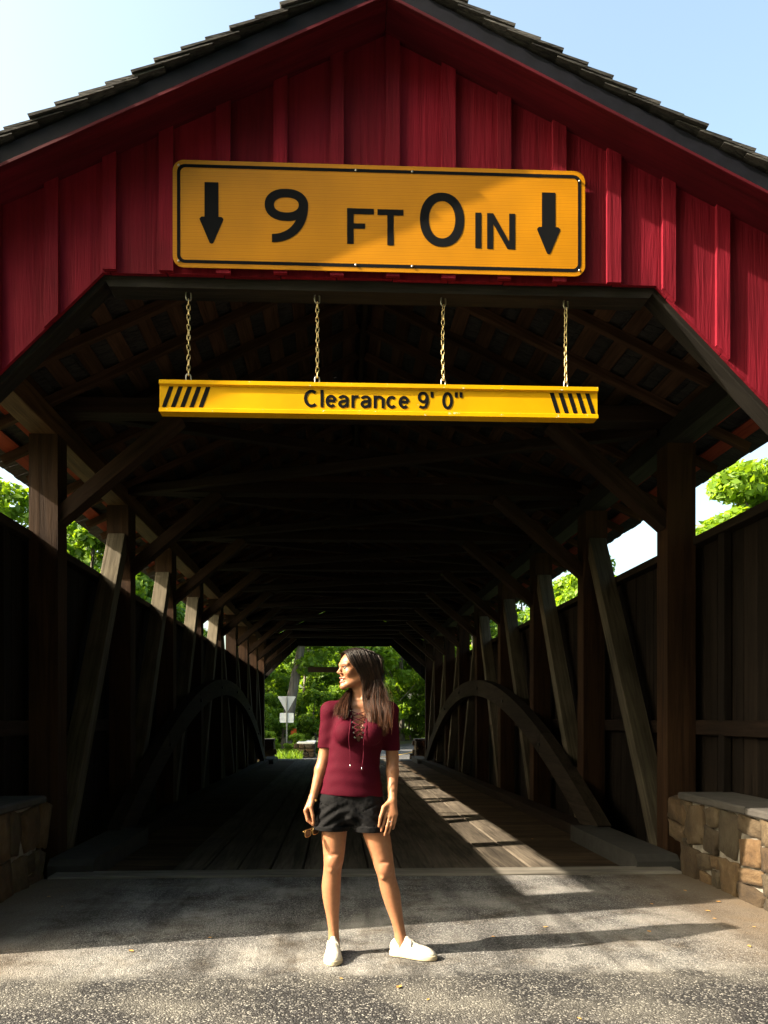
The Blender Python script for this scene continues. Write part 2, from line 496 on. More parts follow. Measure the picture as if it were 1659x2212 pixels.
def empty(name, loc=(0, 0, 0), parent=None, rotz=0):
    o = bpy.data.objects.new(name, None)
    COL.objects.link(o)
    o.location = loc
    o.rotation_euler = (0, 0, rotz)
    o.empty_display_size = 0.2
    if parent is not None:
        o.parent = parent
    return o

def tag(o, label=None, cat=None, group=None, kind=None):
    if label: o['label'] = label
    if cat: o['category'] = cat
    if group: o['group'] = group
    if kind: o['kind'] = kind
    return o

def weighted_normals(me):
    bm = bmesh.new(); bm.from_mesh(me)
    bmesh.ops.recalc_face_normals(bm, faces=bm.faces)
    bm.to_mesh(me); bm.free()

_beam_cache = {}
def beam_mesh(L, w, h, ch, mats, key):
    k = (round(L, 3), round(w, 4), round(h, 4), ch, key)
    if k in _beam_cache:
        return _beam_cache[k]
    x0, x1 = -L / 2, L / 2
    a, b = w / 2, h / 2
    prof = [(-a + ch, -b), (a - ch, -b), (a, -b + ch), (a, b - ch), (a - ch, b), (-a + ch, b), (-a, b - ch), (-a, -b + ch)]
    V = [(x0, y, z) for y, z in prof] + [(x1, y, z) for y, z in prof]
    F = [(i, (i + 1) % 8, 8 + (i + 1) % 8, 8 + i) for i in range(8)]
    F += [tuple(reversed(range(8))), tuple(range(8, 16))]
    F = [tuple(reversed(f)) for f in F]
    me = pyd('beam', V, F)
    weighted_normals(me)
    for mm in mats:
        me.materials.append(mm)
    _beam_cache[k] = me
    return me

def beam(name, p0, p1, w, h, mat, parent=None, up=(0, 0, 1), ch=0.006, roll=0.0):
    """straight timber from p0 to p1: w across, h along 'up'"""
    p0, p1 = Vector(p0), Vector(p1)
    d = p1 - p0
    L = d.length
    x = d.normalized()
    u = Vector(up)
    y = u.cross(x)
    if y.length < 1e-4:
        y = Vector((0, 1, 0)).cross(x)
    y.normalize()
    z = x.cross(y)
    m3 = Matrix((x, y, z)).transposed()
    q = m3.to_quaternion()
    if roll:
        q = q @ Quaternion((1, 0, 0), roll)
    me = beam_mesh(L, w, h, min(ch, w * 0.25, h * 0.25), [mat] if not isinstance(mat, (list, tuple)) else mat, (mat.name if not isinstance(mat, (list, tuple)) else mat[0].name))
    o = link(name, me, None, parent, (p0 + p1) / 2, q=q)
    return o

def prism(name, poly, axis, c0, c1, mat, parent=None, loc=(0, 0, 0)):
    """extrude a 2-D polygon. axis 'Y': poly is (x,z); axis 'X': poly is (y,z); axis 'Z': poly is (x,y)"""
    n = len(poly)
    def P(p, c):
        return {'Y': (p[0], c, p[1]), 'X': (c, p[0], p[1]), 'Z': (p[0], p[1], c)}[axis]
    V = [P(p, c0) for p in poly] + [P(p, c1) for p in poly]
    F = [tuple(range(n)), tuple(range(2 * n - 1, n - 1, -1))]
    F += [(i, n + i, n + (i + 1) % n, (i + 1) % n) for i in range(n)]
    me = pyd(name, V, F)
    weighted_normals(me)
    return link(name, me, mat, parent, loc)

def tube_arrays(pts, rad, seg=6, cap=True):
    pts = [Vector(p) for p in pts]
    n = len(pts)
    rad = [rad] * n if not hasattr(rad, '__len__') else rad
    V, F = [], []
    prev = None
    for i, p in enumerate(pts):
        t = (pts[min(i + 1, n - 1)] - pts[max(i - 1, 0)]).normalized()
        if prev is None:
            a = Vector((0, 0, 1)) if abs(t.z) < 0.9 else Vector((1, 0, 0))
            u = t.cross(a).normalized()
        else:
            u = (prev - t * prev.dot(t)).normalized()
        prev = u
        v = t.cross(u)
        for k in range(seg):
            an = 2 * math.pi * k / seg
            V.append(p + (u * math.cos(an) + v * math.sin(an)) * rad[i])
    for i in range(n - 1):
        for k in range(seg):
            a = i * seg + k; b = i * seg + (k + 1) % seg
            F.append((a, b, b + seg, a + seg))
    if cap:
        F.append(tuple(reversed(range(seg))))
        F.append(tuple(range((n - 1) * seg, n * seg)))
    return V, F

def tube(name, pts, rad, mat, parent=None, seg=6, loc=(0, 0, 0), smooth=True):
    V, F = tube_arrays(pts, rad, seg)
    return link(name, pyd(name, V, F, smooth), mat, parent, loc)

class MB:
    def __init__(s):
        s.V, s.F = [], []
    def add(s, V, F):
        b = len(s.V)
        s.V += [tuple(v) for v in V]
        s.F += [tuple(i + b for i in f) for f in F]
    def tube(s, pts, rad, seg=6):
        s.add(*tube_arrays(pts, rad, seg))
    def box(s, lo, hi):
        x0, y0, z0 = lo; x1, y1, z1 = hi
        s.add([(x0, y0, z0), (x1, y0, z0), (x1, y1, z0), (x0, y1, z0), (x0, y0, z1), (x1, y0, z1), (x1, y1, z1), (x0, y1, z1)],
              [(3, 2, 1, 0), (4, 5, 6, 7), (0, 1, 5, 4), (1, 2, 6, 5), (2, 3, 7, 6), (3, 0, 4, 7)])
    def build(s, name, mat, parent=None, loc=(0, 0, 0), smooth=False):
        return link(name, pyd(name, s.V, s.F, smooth), mat, parent, loc)

def crom(P, n):
    """Catmull-Rom through rows of P, n samples"""
    P = np.asarray(P, float)
    k = len(P)
    Q = np.vstack([2 * P[0] - P[1], P, 2 * P[-1] - P[-2]])
    t = np.linspace(0, k - 1 - 1e-9, n)
    i = t.astype(int); f = (t - i)[:, None]
    p0, p1, p2, p3 = Q[i], Q[i + 1], Q[i + 2], Q[i + 3]
    return 0.5 * ((2 * p1) + (-p0 + p2) * f + (2 * p0 - 5 * p1 + 4 * p2 - p3) * f * f + (-p0 + 3 * p1 - 3 * p2 + p3) * f ** 3)
# ------------------------------------------------------------------ the lie of the land
CX = 0.27                      # centre line of the bridge
Y_GABLE, Y_FAR = 4.50, 27.15   # outer faces of the two portals
Y_POST0, PANEL, NP = 6.97, 2.38, 9
def deck_z(y):
    return -0.008 * (y - 6.4)

road_cl = [(0.27, 26.6), (0.45, 28.5), (1.2, 31), (2.3, 34), (3.7, 38), (5.6, 45), (9.5, 55), (18, 68), (36, 82)]
def terr_z(x, y):
    z = -0.03
    if y > 8 and y < 26:                         # creek bed
        f = math.sin(math.pi * (y - 8) / 18) ** 0.6
        z -= 2.6 * f
    if y >= 26:
        z = -0.20 - 0.25 * min(1, (y - 26) / 8)
        if y > 50:
            z += (y - 50) * 0.02
    if y < 8 and abs(x - CX) > 5:
        z -= 0.15 * min(1, (abs(x - CX) - 5) / 6)
    if y > 5.5 and y < 8.5 and abs(x - CX) < 3.3: z -= 0.5
    z += 0.04 * math.sin(x * 0.9) * math.cos(y * 0.7) if abs(x - CX) > 6 else 0
    return z

xs = sorted(set([-900, -400, -200, -120, -80] + [-60 + 3 * i for i in range(16)] + [-12 + i * 1.5 for i in range(17)] + [15 + 3 * i for i in range(16)] + [80, 120, 200, 400, 900]))
ys = sorted(set([-400, -150, -60, -30, -15, -8, 0, 4, 6.2, 7.5] + [8 + i for i in range(19)] + [28 + 2 * i for i in range(22)] + [75, 90, 120, 200, 400, 1200]))
V = [(x, y, terr_z(x, y)) for y in ys for x in xs]
nx = len(xs)
F = [(j * nx + i, j * nx + i + 1, (j + 1) * nx + i + 1, (j + 1) * nx + i) for j in range(len(ys) - 1) for i in range(nx - 1)]
tag(link('ground', pyd('ground', V, F, True), M['ground']), kind='structure')

def sheet(name, x0, x1, y0, y1, z, mat):
    return tag(link(name, pyd(name, [(x0, y0, z), (x1, y0, z), (x1, y1, z), (x0, y1, z)], [(0, 1, 2, 3)]), mat), kind='structure')
sheet('creek_water', -60, 60, 10.5, 23.5, -2.2, M['water'])
# near road: coarse asphalt that gives way to a worn apron before the deck
sheet('road', -6.5, 7.0, -40, 6.33, 0.0, M['approach'])

# far road bending right
cl = crom(np.array(road_cl), 60)
V, F, VL, FL = [], [], [], []
for i, (x, y) in enumerate(cl):
    t = cl[min(i + 1, 59)] - cl[max(i - 1, 0)]
    t /= np.linalg.norm(t)
    nrm = np.array([t[1], -t[0]])
    w = 2.75
    z = max(terr_z(x, y), terr_z(x - 2, y)) + 0.035
    if y < 28: z = -0.19 + (28 - y) * 0.01
    for s in (-1, 1):
        V.append((x + nrm[0] * w * s, y + nrm[1] * w * s, z))
    for s in (-0.06, 0.06):
        VL.append((x + nrm[0] * s, y + nrm[1] * s, z + 0.005))
F = [(2 * i, 2 * i + 1, 2 * i + 3, 2 * i + 2) for i in range(59)]
tag(link('road', pyd('road', V, F), M['far_road']), kind='structure')
tag(link('road_marking', pyd('road_marking', VL[4:], F[:-2]), M['yellow_line']), kind='structure')

# ------------------------------------------------------------------ covered bridge
bridge = empty('covered_bridge', (0, 0, 0))
tag(bridge, 'red covered bridge with dark timber trusses and shingled gable roof', 'bridge')
SL = 0.48                       # roof pitch, rise over run
Z_APEX = 5.32                   # underside of the rake soffit at the ridge
HALF = 3.45
RAKE = 0.228
def z_soffit(x):
    return Z_APEX - SL * abs(x - CX)
cosr = 1 / math.sqrt(1 + SL * SL)

OP_H, OP_W, LEG = 3.87, 1.622, 2.95          # opening height, half width of its flat top, inner edge of the legs
HW = 3.22                                    # half width of the gable wall
Z_DIAG = OP_H - (LEG - OP_W) * 1.01
def z_open(dx, drop=0.0):
    dx = abs(dx)
    if dx <= OP_W: return OP_H - drop
    if dx < LEG: return OP_H - (dx - OP_W) * 1.01 - drop
    return 0.05

def wall_poly(x0, x1, drop=0.0, top_gap=0.0):
    """piece of the gable wall between x0 and x1 (dx from the centre)"""
    brk = sorted(set([x0, x1] + [b for b in (-LEG, -OP_W, 0, OP_W, LEG) if x0 < b < x1]))
    top = [(CX + b, z_soffit(CX + b) + 0.02 - top_gap) for b in brk]
    bot = []
    for i, b in enumerate(brk):
        if abs(abs(b) - LEG) < 1e-6:
            mid = (brk[i - 1] if i else brk[i + 1])
            inner_first = abs(brk[i - 1]) < LEG if i else False
            hi, lo = (CX + b, Z_DIAG - drop), (CX + b, 0.05)
            if i == 0: bot.append(hi if abs(brk[1]) < LEG else lo)
            elif i == len(brk) - 1: bot.append(hi if abs(brk[i - 1]) < LEG else lo)
            else: bot += ([hi, lo] if inner_first else [lo, hi])
        else:
            bot.append((CX + b, z_open(b, drop)))
    return bot + top[::-1]

def gable(y_out, sgn, label):
    """sgn -1: outside faces -Y (near portal); +1: the far portal"""
    # the header timber is the gable's own mesh; boards, battens and diagonals hang on it
    yb0, yb1 = (y_out + 0.025, y_out + 0.165) if sgn < 0 else (y_out - 0.165, y_out - 0.025)
    V = []
    hdr = prism('gable_wall', [(CX - OP_W - 0.10, OP_H + 0.12), (CX - OP_W + 0.03, OP_H - 0.055), (CX + OP_W - 0.03, OP_H - 0.055), (CX + OP_W + 0.10, OP_H + 0.12)], 'Y', yb0, yb1, M['timber_grey'], bridge)
    tag(hdr, label)
    ym = (yb0 + yb1) / 2
    for s in (-1, 1):
        beam('opening_frame', (CX + s * (OP_W - 0.0), ym, OP_H + 0.035), (CX + s * (LEG + 0.08), ym, Z_DIAG - 0.05), 0.136, 0.10, M['timber_grey'], hdr, up=(s, 0, 1))
        beam('corner_post', (CX + s * (LEG + 0.12), ym, 0.0), (CX + s * (LEG + 0.12), ym, z_soffit(CX + LEG + 0.1)), 0.14, 0.18, M['timber'], hdr, up=(1, 0, 0))
    for s in (-1, 1):  # unseen returns added to bring the shadow edge on the road forward
        yy = (y_out - 0.34, y_out - 0.035) if sgn < 0 else (y_out + 0.035, y_out + 0.34)
        xa, xb = sorted((CX + s * (LEG - 0.03), CX + s * (LEG + 0.20)))
        prism('portal_return', [(xa, 0.0), (xb, 0.0), (xb, z_soffit(xb) - 0.03), (xa, z_soffit(xa) - 0.03)], 'Y', yy[0], yy[1], M['red'], hdr)
    bw = 0.327
    n = int(math.ceil(HW / bw))
    off = 0.055
    edges = [off + bw * (i - n - 1) for i in range(2 * n + 3)]
    edges = [max(-HW, min(HW, e)) for e in edges]
    for i in range(len(edges) - 1):
        if edges[i + 1] - edges[i] < 0.05: continue
        a, b = edges[i] + 0.003, edges[i + 1] - 0.003
        j = random.uniform(0, 0.004)
        y0, y1 = (y_out - j, y_out + 0.024) if sgn < 0 else (y_out - 0.024, y_out + j)
        bo = prism('board', wall_poly(a, b, random.uniform(-0.012, 0.0)), 'Y', y0, y1, [M['red'], M['board_in']], hdr)
        for f_ in bo.data.polygons:
            if f_.normal.y * sgn < -0.9: f_.material_index = 1
        e = edges[i]
        if abs(e) < HW - 0.05:
            y0, y1 = (y_out - 0.030, y_out - 0.0045) if sgn < 0 else (y_out + 0.0045, y_out + 0.030)
            w = 0.040
            prism('batten', wall_poly(e - w + random.uniform(-.004, .004), e + w, -0.004 + random.uniform(-0.012, 0.006)), 'Y', y0, y1, M['red'], hdr)
    return hdr
gable_near = gable(Y_GABLE, -1, 'red board and batten gable with cut corners over the opening')
gable_far = gable(Y_FAR, 1, 'gable wall round the far opening')

# ---- roof
y_front, y_back = Y_GABLE - RAKE, Y_FAR + RAKE
RT = 0.075                                   # rafter depth (measured square to the slope)
def roof_pt(s, d, h):
    """s side, d distance down the slope from the ridge, h height square to the slope above the soffit line"""
    return Vector((CX + s * (d * cosr + h * SL * cosr), 0, Z_APEX - d * SL * cosr + h * cosr))
SLOPE = HALF / cosr
roof = beam('roof', (CX, y_front + 0.3, Z_APEX + 0.01), (CX, y_back - 0.3, Z_APEX + 0.01), 0.05, 0.16, M['timber'], bridge)
tag(roof, 'dark shingled gable roof over open rafters and spaced sheathing')
def on_roof(name, s, d0, d1, h, th, y0, y1, mat, along='Y', parent=None):
    p = (roof_pt(s, (d0 + d1) / 2, h + th / 2))
    nrm = Vector((s * SL * cosr, 0, cosr))
    dn = Vector((s * cosr, 0, -SL * cosr))
    if along == 'Y':
        a, b = p + Vector((0, y0, 0)), p + Vector((0, y1, 0))
        return beam(name, a, b, d1 - d0, th, mat, parent or roof, up=nrm, ch=0.002)
    a = roof_pt(s, d0, h + th / 2) + Vector((0, (y0 + y1) / 2, 0))
    b = roof_pt(s, d1, h + th / 2) + Vector((0, (y0 + y1) / 2, 0))
    return beam(name, a, b, y1 - y0, th, mat, parent or roof, up=nrm, ch=0.003)
ROOF_OBJ = roof
# roof object carries rotation, so parent pieces keep world placement through its inverse
bpy.context.view_layer.update()
ROOF_INV = roof.matrix_basis.inverted()
def fixpar(o):
    o.matrix_parent_inverse = ROOF_INV
    return o
yr = Y_GABLE + 0.42
while yr < Y_FAR - 0.3:
    for s in (-1, 1):
        fixpar(on_roof('rafter', s, 0.03, SLOPE - 0.06, 0.0, RT, yr - 0.03, yr + 0.03, M['sheath'], 'S'))
    yr += 0.61
for s in (-1, 1):
    d = 0.05
    k = 0
    while d + 0.13 < SLOPE:
        mat = M['sheath_red'] if d > SLOPE - 0.75 else M['sheath']  # outermost boards take a redder, brighter colour
        ya = Y_GABLE + 0.03
        while ya < Y_FAR - 0.05:
            yb = min(Y_FAR - 0.03, ya + random.choice([3.6, 4.2, 4.8]))
            if Y_FAR - yb < 0.8: yb = Y_FAR - 0.03
            fixpar(on_roof('sheathing_board', s, d, d + 0.135 + random.uniform(-.01, .01), RT, 0.018, ya + 0.002, yb - 0.002, mat))
            ya = yb
        d += 0.27
        k += 1
    # rake soffit, dark edge board, red moulding at its foot
    for (ya, yb, yf) in ((y_front, Y_GABLE + 0.02, -1), (Y_FAR - 0.02, y_back, 1)):
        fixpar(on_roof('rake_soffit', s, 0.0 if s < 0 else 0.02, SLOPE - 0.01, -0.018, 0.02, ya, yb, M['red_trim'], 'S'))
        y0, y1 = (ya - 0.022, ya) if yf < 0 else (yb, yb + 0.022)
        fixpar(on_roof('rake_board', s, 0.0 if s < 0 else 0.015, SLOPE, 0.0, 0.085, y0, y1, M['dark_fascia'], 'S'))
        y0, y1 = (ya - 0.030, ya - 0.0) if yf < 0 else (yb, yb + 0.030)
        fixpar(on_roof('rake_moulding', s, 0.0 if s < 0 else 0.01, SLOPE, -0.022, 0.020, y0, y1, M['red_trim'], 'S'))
# shingle courses: near edge as single shingles, the rest of the cover joined
EXPO = 0.150
cover = MB()
LIFT = math.atan(0.020 / EXPO)
for s in (-1, 1):
    nc = int(SLOPE / EXPO) + 1
    dn = Vector((s * cosr, 0, -SL * cosr)); nrm = Vector((s * SL * cosr, 0, cosr))
    for c in range(nc):
        d_butt = SLOPE + 0.05 - c * EXPO
        if d_butt < 0.1: continue
        def shp(y0, y1, L=0.33, th=0.014, lift=0.0, dd=0.0):
            b = roof_pt(s, d_butt + dd, RT + 0.020 + 0.036 + lift); t0 = roof_pt(s, max(-0.03, d_butt + dd - L), RT + 0.020 + lift * 0.3)
            ux = nrm * th
            q = [b, b + ux, t0 + ux * 0.35, t0]
            V = [(p.x, y0, p.z) for p in q] + [(p.x, y1, p.z) for p in q]
            F = [(0, 1, 2, 3), (7, 6, 5, 4), (0, 4, 5, 1), (1, 5, 6, 2), (2, 6, 7, 3), (3, 7, 4, 0)]
            return V, F
        y = y_front - 0.045 - random.uniform(0, 0.02)
        first = True
        while y < y_back + 0.03:
            w = random.uniform(0.09, 0.17)
            v, f = shp(y, y + w - 0.004, th=random.uniform(0.013, 0.021), lift=random.uniform(0, 0.009), dd=random.uniform(-0.008, 0.01))
            if first:
                me = pyd('shingle', v, f); weighted_normals(me)
                fixpar(link('shingle', me, M['shingle'], roof))
                first = False
            else:
                cover.add(v, f)
            y += w
co = cover.build('shingle_cover', M['shingle'], roof)
weighted_normals(co.data)
fixpar(co); tag(co, kind='stuff')
# ridge boards
for s in (-1, 1):
    fixpar(on_roof('ridge_board', s, -0.095 if s > 0 else -0.065, 0.14, RT + (0.062 if s > 0 else 0.050), 0.018, y_front - 0.05, y_back + 0.05, M['shingle']))

# ---- trusses
XL_IN, XL_OUT = -2.45, -2.70
XR_IN, XR_OUT = 2.99, 3.25
POST_Y = [Y_POST0 + PANEL * i for i in range(NP)]
YM = POST_Y[4]
Z_PLATE = 3.80
for s, xin, xout in ((-1, XL_IN, XL_OUT), (1, XR_IN, XR_OUT)):
    xm = (xin + xout) / 2
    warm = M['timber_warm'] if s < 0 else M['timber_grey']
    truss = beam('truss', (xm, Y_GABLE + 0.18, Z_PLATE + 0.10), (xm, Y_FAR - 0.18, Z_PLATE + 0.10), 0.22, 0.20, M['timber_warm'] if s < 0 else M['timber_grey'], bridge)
    tag(truss, 'timber truss with posts, slanting braces and an arch')
    TI = truss.matrix_basis.inverted()
    def tp(o):
        o.matrix_parent_inverse = TI
        return o
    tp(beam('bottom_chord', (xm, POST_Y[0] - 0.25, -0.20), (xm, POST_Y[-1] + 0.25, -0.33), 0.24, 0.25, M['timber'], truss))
    for i, py in enumerate(POST_Y):
        toward = 1 if i < 4 else (-1 if i > 4 else 0)
        hw = 0.115
        # shouldered head where the brace bears
        prof = [(py - hw, -0.1), (py + hw, -0.1)]
        if toward >= 0 and i > 0 or i == 4:
            left = [(py - hw - 0.10, Z_PLATE), (py - hw - 0.10, 3.30), (py - hw - 0.06, 3.12), (py - hw, 2.95)]
        else:
            left = [(py - hw, Z_PLATE)]
        if (toward <= 0 and i < NP - 1):
            right = [(py + hw, 2.95), (py + hw + 0.06, 3.12), (py + hw + 0.10, 3.30), (py + hw + 0.10, Z_PLATE)]
        else:
            right = [(py + hw, Z_PLATE)]
        prof = prof + right + left
        if i == 0:
            prof = [(py - hw, -0.1), (py + hw, -0.1), (py + hw, Z_PLATE), (py - hw, Z_PLATE)]
        x0, x1 = min(xin, xout), max(xin, xout)
        me_o = prism('post', [(y - py, z) for y, z in prof], 'X', x0 - xm, x1 - xm, M['post'], truss, (xm, py, 0))
        tp(me_o)
        # brace: foot at this post, head at the next one towards mid span
        if i < 4:
            tp(beam('brace', (xm, py + hw + 0.12, 0.02), (xm, POST_Y[i + 1] - hw - 0.06, 3.42), 0.20, 0.17, M['timber_pale'], truss, up=(0, -1, 1)))
        elif i > 4:
            tp(beam('brace', (xm, py - hw - 0.12, 0.0), (xm, POST_Y[i - 1] + hw + 0.06, 3.42), 0.20, 0.17, M['timber_pale'], truss, up=(0, 1, 1)))
    # arch, laminated from segments that butt
    a0, a1 = 8.35, 24.9
    ya, yb = (a0 + a1) / 2, (a1 - a0) / 2
    def arch_z(u, off):
        return 2.02 * (1 - u * u) + off
    nseg = 7
    xi0, xi1 = (xin, xin + 0.15) if s < 0 else (xin - 0.15, xin)
    for k in range(nseg):
        u0, u1 = -1 + 2 * k / nseg + 0.0006, -1 + 2 * (k + 1) / nseg - 0.0006
        us = np.linspace(u0, u1, 9)
        V, F = [], []
        for i in range(9):
            sl = -2 * us[i] * 2.02 / yb
            nn = math.sqrt(1 + sl * sl)
            yc, zc = ya + us[i] * yb, arch_z(us[i], 0) + deck_z(ya + us[i] * yb)
            for (off, x) in ((0.16, xi0), (0.16, xi1), (-0.16, xi1), (-0.16, xi0)):
                V.append((x, yc - sl / nn * off, zc + off / nn))
        for i in range(8):
            for j in range(4):
                F.append((4 * i + j, 4 * i + (j + 1) % 4, 4 * i + 4 + (j + 1) % 4, 4 * i + 4 + j))
        F += [(3, 2, 1, 0), (32, 33, 34, 35)]
        me = pyd('arch_segment', V, F); weighted_normals(me)
        tp(link('arch_segment', me, M['arch'], truss))
    for u in (-0.72, -0.43, -0.14, 0.14, 0.43, 0.72):
        yc = ya + u * yb; zc = arch_z(u, 0) + deck_z(yc)
        xx = xi1 if s < 0 else xi0
        tp(beam('arch_bolt', (xx - 0.01, yc, zc), (xx + 0.03 * (1 if s < 0 else -1), yc, zc), 0.05, 0.05, M['dark_iron'], truss, ch=0.012))

# ---- ties, knee braces and lateral bracing overhead
ZT = 4.07
for i, py in enumerate(POST_Y):
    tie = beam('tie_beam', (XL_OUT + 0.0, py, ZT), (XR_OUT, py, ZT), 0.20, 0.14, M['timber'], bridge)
    TI = tie.matrix_basis.inverted()
    for s, xin in ((-1, XL_IN), (1, XR_IN)):
        o = beam('knee_brace', (xin + 0.03 * s, py, 3.08), (xin - s * 1.04, py, 4.0), 0.13, 0.17, M['timber_mid'], tie, up=(0, 1, 0))
        o.matrix_parent_inverse = TI
    if i < NP - 1:
        for a, b in ((XL_IN, XR_IN), (XR_IN, XL_IN)):
            beam('lateral_brace', (a, py + 0.12, ZT - 0.02 + (0.055 if a < b else -0.055)), (b, POST_Y[i + 1] - 0.12, ZT - 0.02 + (0.055 if a < b else -0.055)), 0.10, 0.095, M['timber'], bridge)
# collar ties higher up, one per second panel
for py in POST_Y[::1]:
    beam('collar_tie', (CX - 1.55, py + 1.19, 4.55), (CX + 1.55, py + 1.19, 4.55), 0.05, 0.12, M['sheath'], bridge) if py < 25 else None

# ---- side walls: boards outside the posts, rail on top, girts
WALL_TOP = 2.88
for s, xo in ((-1, XL_OUT - 0.045), (1, XR_OUT + 0.045)):
    rail = beam('side_wall', (xo + s * 0.03, Y_GABLE + 0.18, WALL_TOP + 0.03), (xo + s * 0.03, Y_FAR - 0.18, WALL_TOP + 0.03), 0.20, 0.075, M['rail'], bridge)
    tag(rail, 'boarded side wall with open gap under the eave')
    TI = rail.matrix_basis.inverted()
    y = Y_GABLE + 0.19
    while y < Y_FAR - 0.2:
        w = random.choice([0.20, 0.24, 0.27])
        y1 = min(y + w, Y_FAR - 0.18)
        zb = -0.55
        x0 = xo + s * (0.045 + random.uniform(0, 0.006))
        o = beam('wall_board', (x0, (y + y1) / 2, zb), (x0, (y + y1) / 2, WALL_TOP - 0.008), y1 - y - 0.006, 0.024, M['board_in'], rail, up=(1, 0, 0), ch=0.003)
        o.matrix_parent_inverse = TI
        y = y1
    # outside cladding painted red
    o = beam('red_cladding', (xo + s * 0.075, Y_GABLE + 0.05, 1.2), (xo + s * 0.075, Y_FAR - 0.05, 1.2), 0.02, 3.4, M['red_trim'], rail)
    o.matrix_parent_inverse = TI
    for zg in (1.22,):
        ya = Y_GABLE + 0.2
        if True:
            o = beam('girt', (xo - s * 0.008, ya, zg), (xo - s * 0.008, Y_FAR - 0.2, zg), 0.075, 0.13, M['timber'], rail)
            o.matrix_parent_inverse = TI
    for py in (Y_GABLE + 0.9, Y_GABLE + 1.9, Y_FAR - 0.7):
        o = beam('stud', (xo - s * 0.01, py, 0.0), (xo - s * 0.01, py, WALL_TOP), 0.10, 0.07, M['board_in'], rail, up=(1, 0, 0))
        o.matrix_parent_inverse = TI

# ---- deck: cross planks at the sides, long running planks in the middle
deck = beam('bridge_deck', (CX, 6.40, -0.19), (CX, Y_FAR - 0.05, -0.19 + deck_z(Y_FAR)), 5.3, 0.10, M['deck'], bridge)
tag(deck, 'plank deck with raised running boards')
TI = deck.matrix_basis.inverted()
def dp(o):
    o.matrix_parent_inverse = TI
    return o
y = 6.62
while y < Y_FAR - 0.1:
    w = random.choice([0.24, 0.27, 0.30])
    y1 = min(y + w, Y_FAR - 0.06)
    z = -0.088 + deck_z(y) + random.uniform(-0.003, 0.003)
    dp(beam('cross_plank', (CX - 2.66, (y + y1) / 2, z), (CX + 2.66, (y + y1) / 2, z), y1 - y - 0.005, 0.09, M['deck'], deck, ch=0.004))
    y = y1
pw = 0.281
for k in range(12):
    x = CX - 1.686 + pw * k
    y = 6.60 + random.uniform(0.0, 0.01)
    lens = random.choice([(3.1, 4.9, 4.9, 4.9), (4.9, 4.9, 3.7, 4.9), (1.9, 4.9, 4.9, 4.9), (4.1, 4.9, 4.9, 4.9)])
    j = 0
    while y < Y_FAR - 0.1:
        y1 = min(y + lens[j % 4], Y_FAR - 0.06); j += 1
        if Y_FAR - y1 < 0.5: y1 = Y_FAR - 0.06
        lift = random.uniform(-0.004, 0.006)
        dp(beam('running_plank', (x + pw / 2, y + 0.004, -0.012 + deck_z(y) + lift), (x + pw / 2, y1 - 0.004, -0.012 + deck_z(y1) + lift), pw - random.uniform(0.008, 0.018), 0.052, M['plank'], deck, ch=0.007))
        y = y1
dp(beam('threshold_plank', (CX - 2.62, 6.47, -0.012), (CX + 2.62, 6.47, -0.006), 0.25, 0.05, M['threshold'], deck, ch=0.008))
for (yy0, yy1) in ((6.55, 8.45), (24.8, 26.75)):
    for s, xin in ((-1, XL_IN), (1, XR_IN)):
        x0, x1 = (xin + 0.02, xin + 0.40) if s < 0 else (xin - 0.40, xin - 0.02)
        z0, z1 = deck_z(yy0) - 0.05, deck_z(yy0) + 0.115
        poly = [(yy0, z0), (yy1, z0), (yy1, z1), (yy0 + 0.06, z1), (yy0, z1 - 0.05)]
        dp(prism('kerb_block', poly, 'X', x0, x1, M['concrete'], deck))
for s, xin in ((-1, XL_IN), (1, XR_IN)):
    x = xin + 0.14 if s < 0 else xin - 0.14
    dp(beam('kerb_rail', (x, 8.47, 0.02 + deck_z(8.5)), (x, 24.78, 0.02 + deck_z(24.8)), 0.24, 0.14, M['timber'], deck))
# abutments under both ends
for (yy0, yy1) in ((5.2, 7.3), (25.6, 27.4)):
    beam('abutment', (CX - 3.3, (yy0 + yy1) / 2, -1.6), (CX + 3.3, (yy0 + yy1) / 2, -1.6), yy1 - yy0, 2.6, M['concrete'], bridge)
# ------------------------------------------------------------------ the big height sign on the gable
SW, SH = 2.398, 0.617
def rrect(x0, x1, z0, z1, r, n=6):
    P = []
    for cx, cz, a0 in ((x1 - r, z1 - r, 0), (x0 + r, z1 - r, 90), (x0 + r, z0 + r, 180), (x1 - r, z0 + r, 270)):
        for k in range(n + 1):
            a = R(a0 + 90 * k / n)
            P.append((cx + r * math.cos(a), cz + r * math.sin(a)))
    return P
sign = prism('height_sign', rrect(0, SW, 0, SH, 0.062), 'Y', -0.004, 0.0, M['sign'], None, (-0.944, Y_GABLE - 0.034, 3.899))
tag(sign, 'amber height limit sign reading 9 FT 0 IN fixed to the red gable', 'sign')
def ring_mesh(outer, inner, y):
    n = len(outer)
    V = [(p[0], y, p[1]) for p in outer] + [(p[0], y, p[1]) for p in inner]
    F = [(i, (i + 1) % n, n + (i + 1) % n, n + i) for i in range(n)]
    return V, F
def flat(name, VF, parent, mat=None):
    me = pyd(name, *VF)
    bm = bmesh.new(); bm.from_mesh(me)
    for f in bm.faces:
        f.normal_update()
        if f.normal.y > 0: f.normal_flip()
    bm.to_mesh(me); bm.free()
    return link(name, me, mat or M['black'], parent)
YS = -0.0055
flat('border_line', ring_mesh(rrect(0.024, SW - 0.024, 0.024, SH - 0.024, 0.046), rrect(0.043, SW - 0.043, 0.043, SH - 0.043, 0.030), YS), sign)
def U(cx): return (cx - 80) / 1552 * SW
def Vv(v): return SH * (1 - v)
def poly_face(pts, y=YS): return [(x, y, z) for x, z in pts], [tuple(range(len(pts)))]
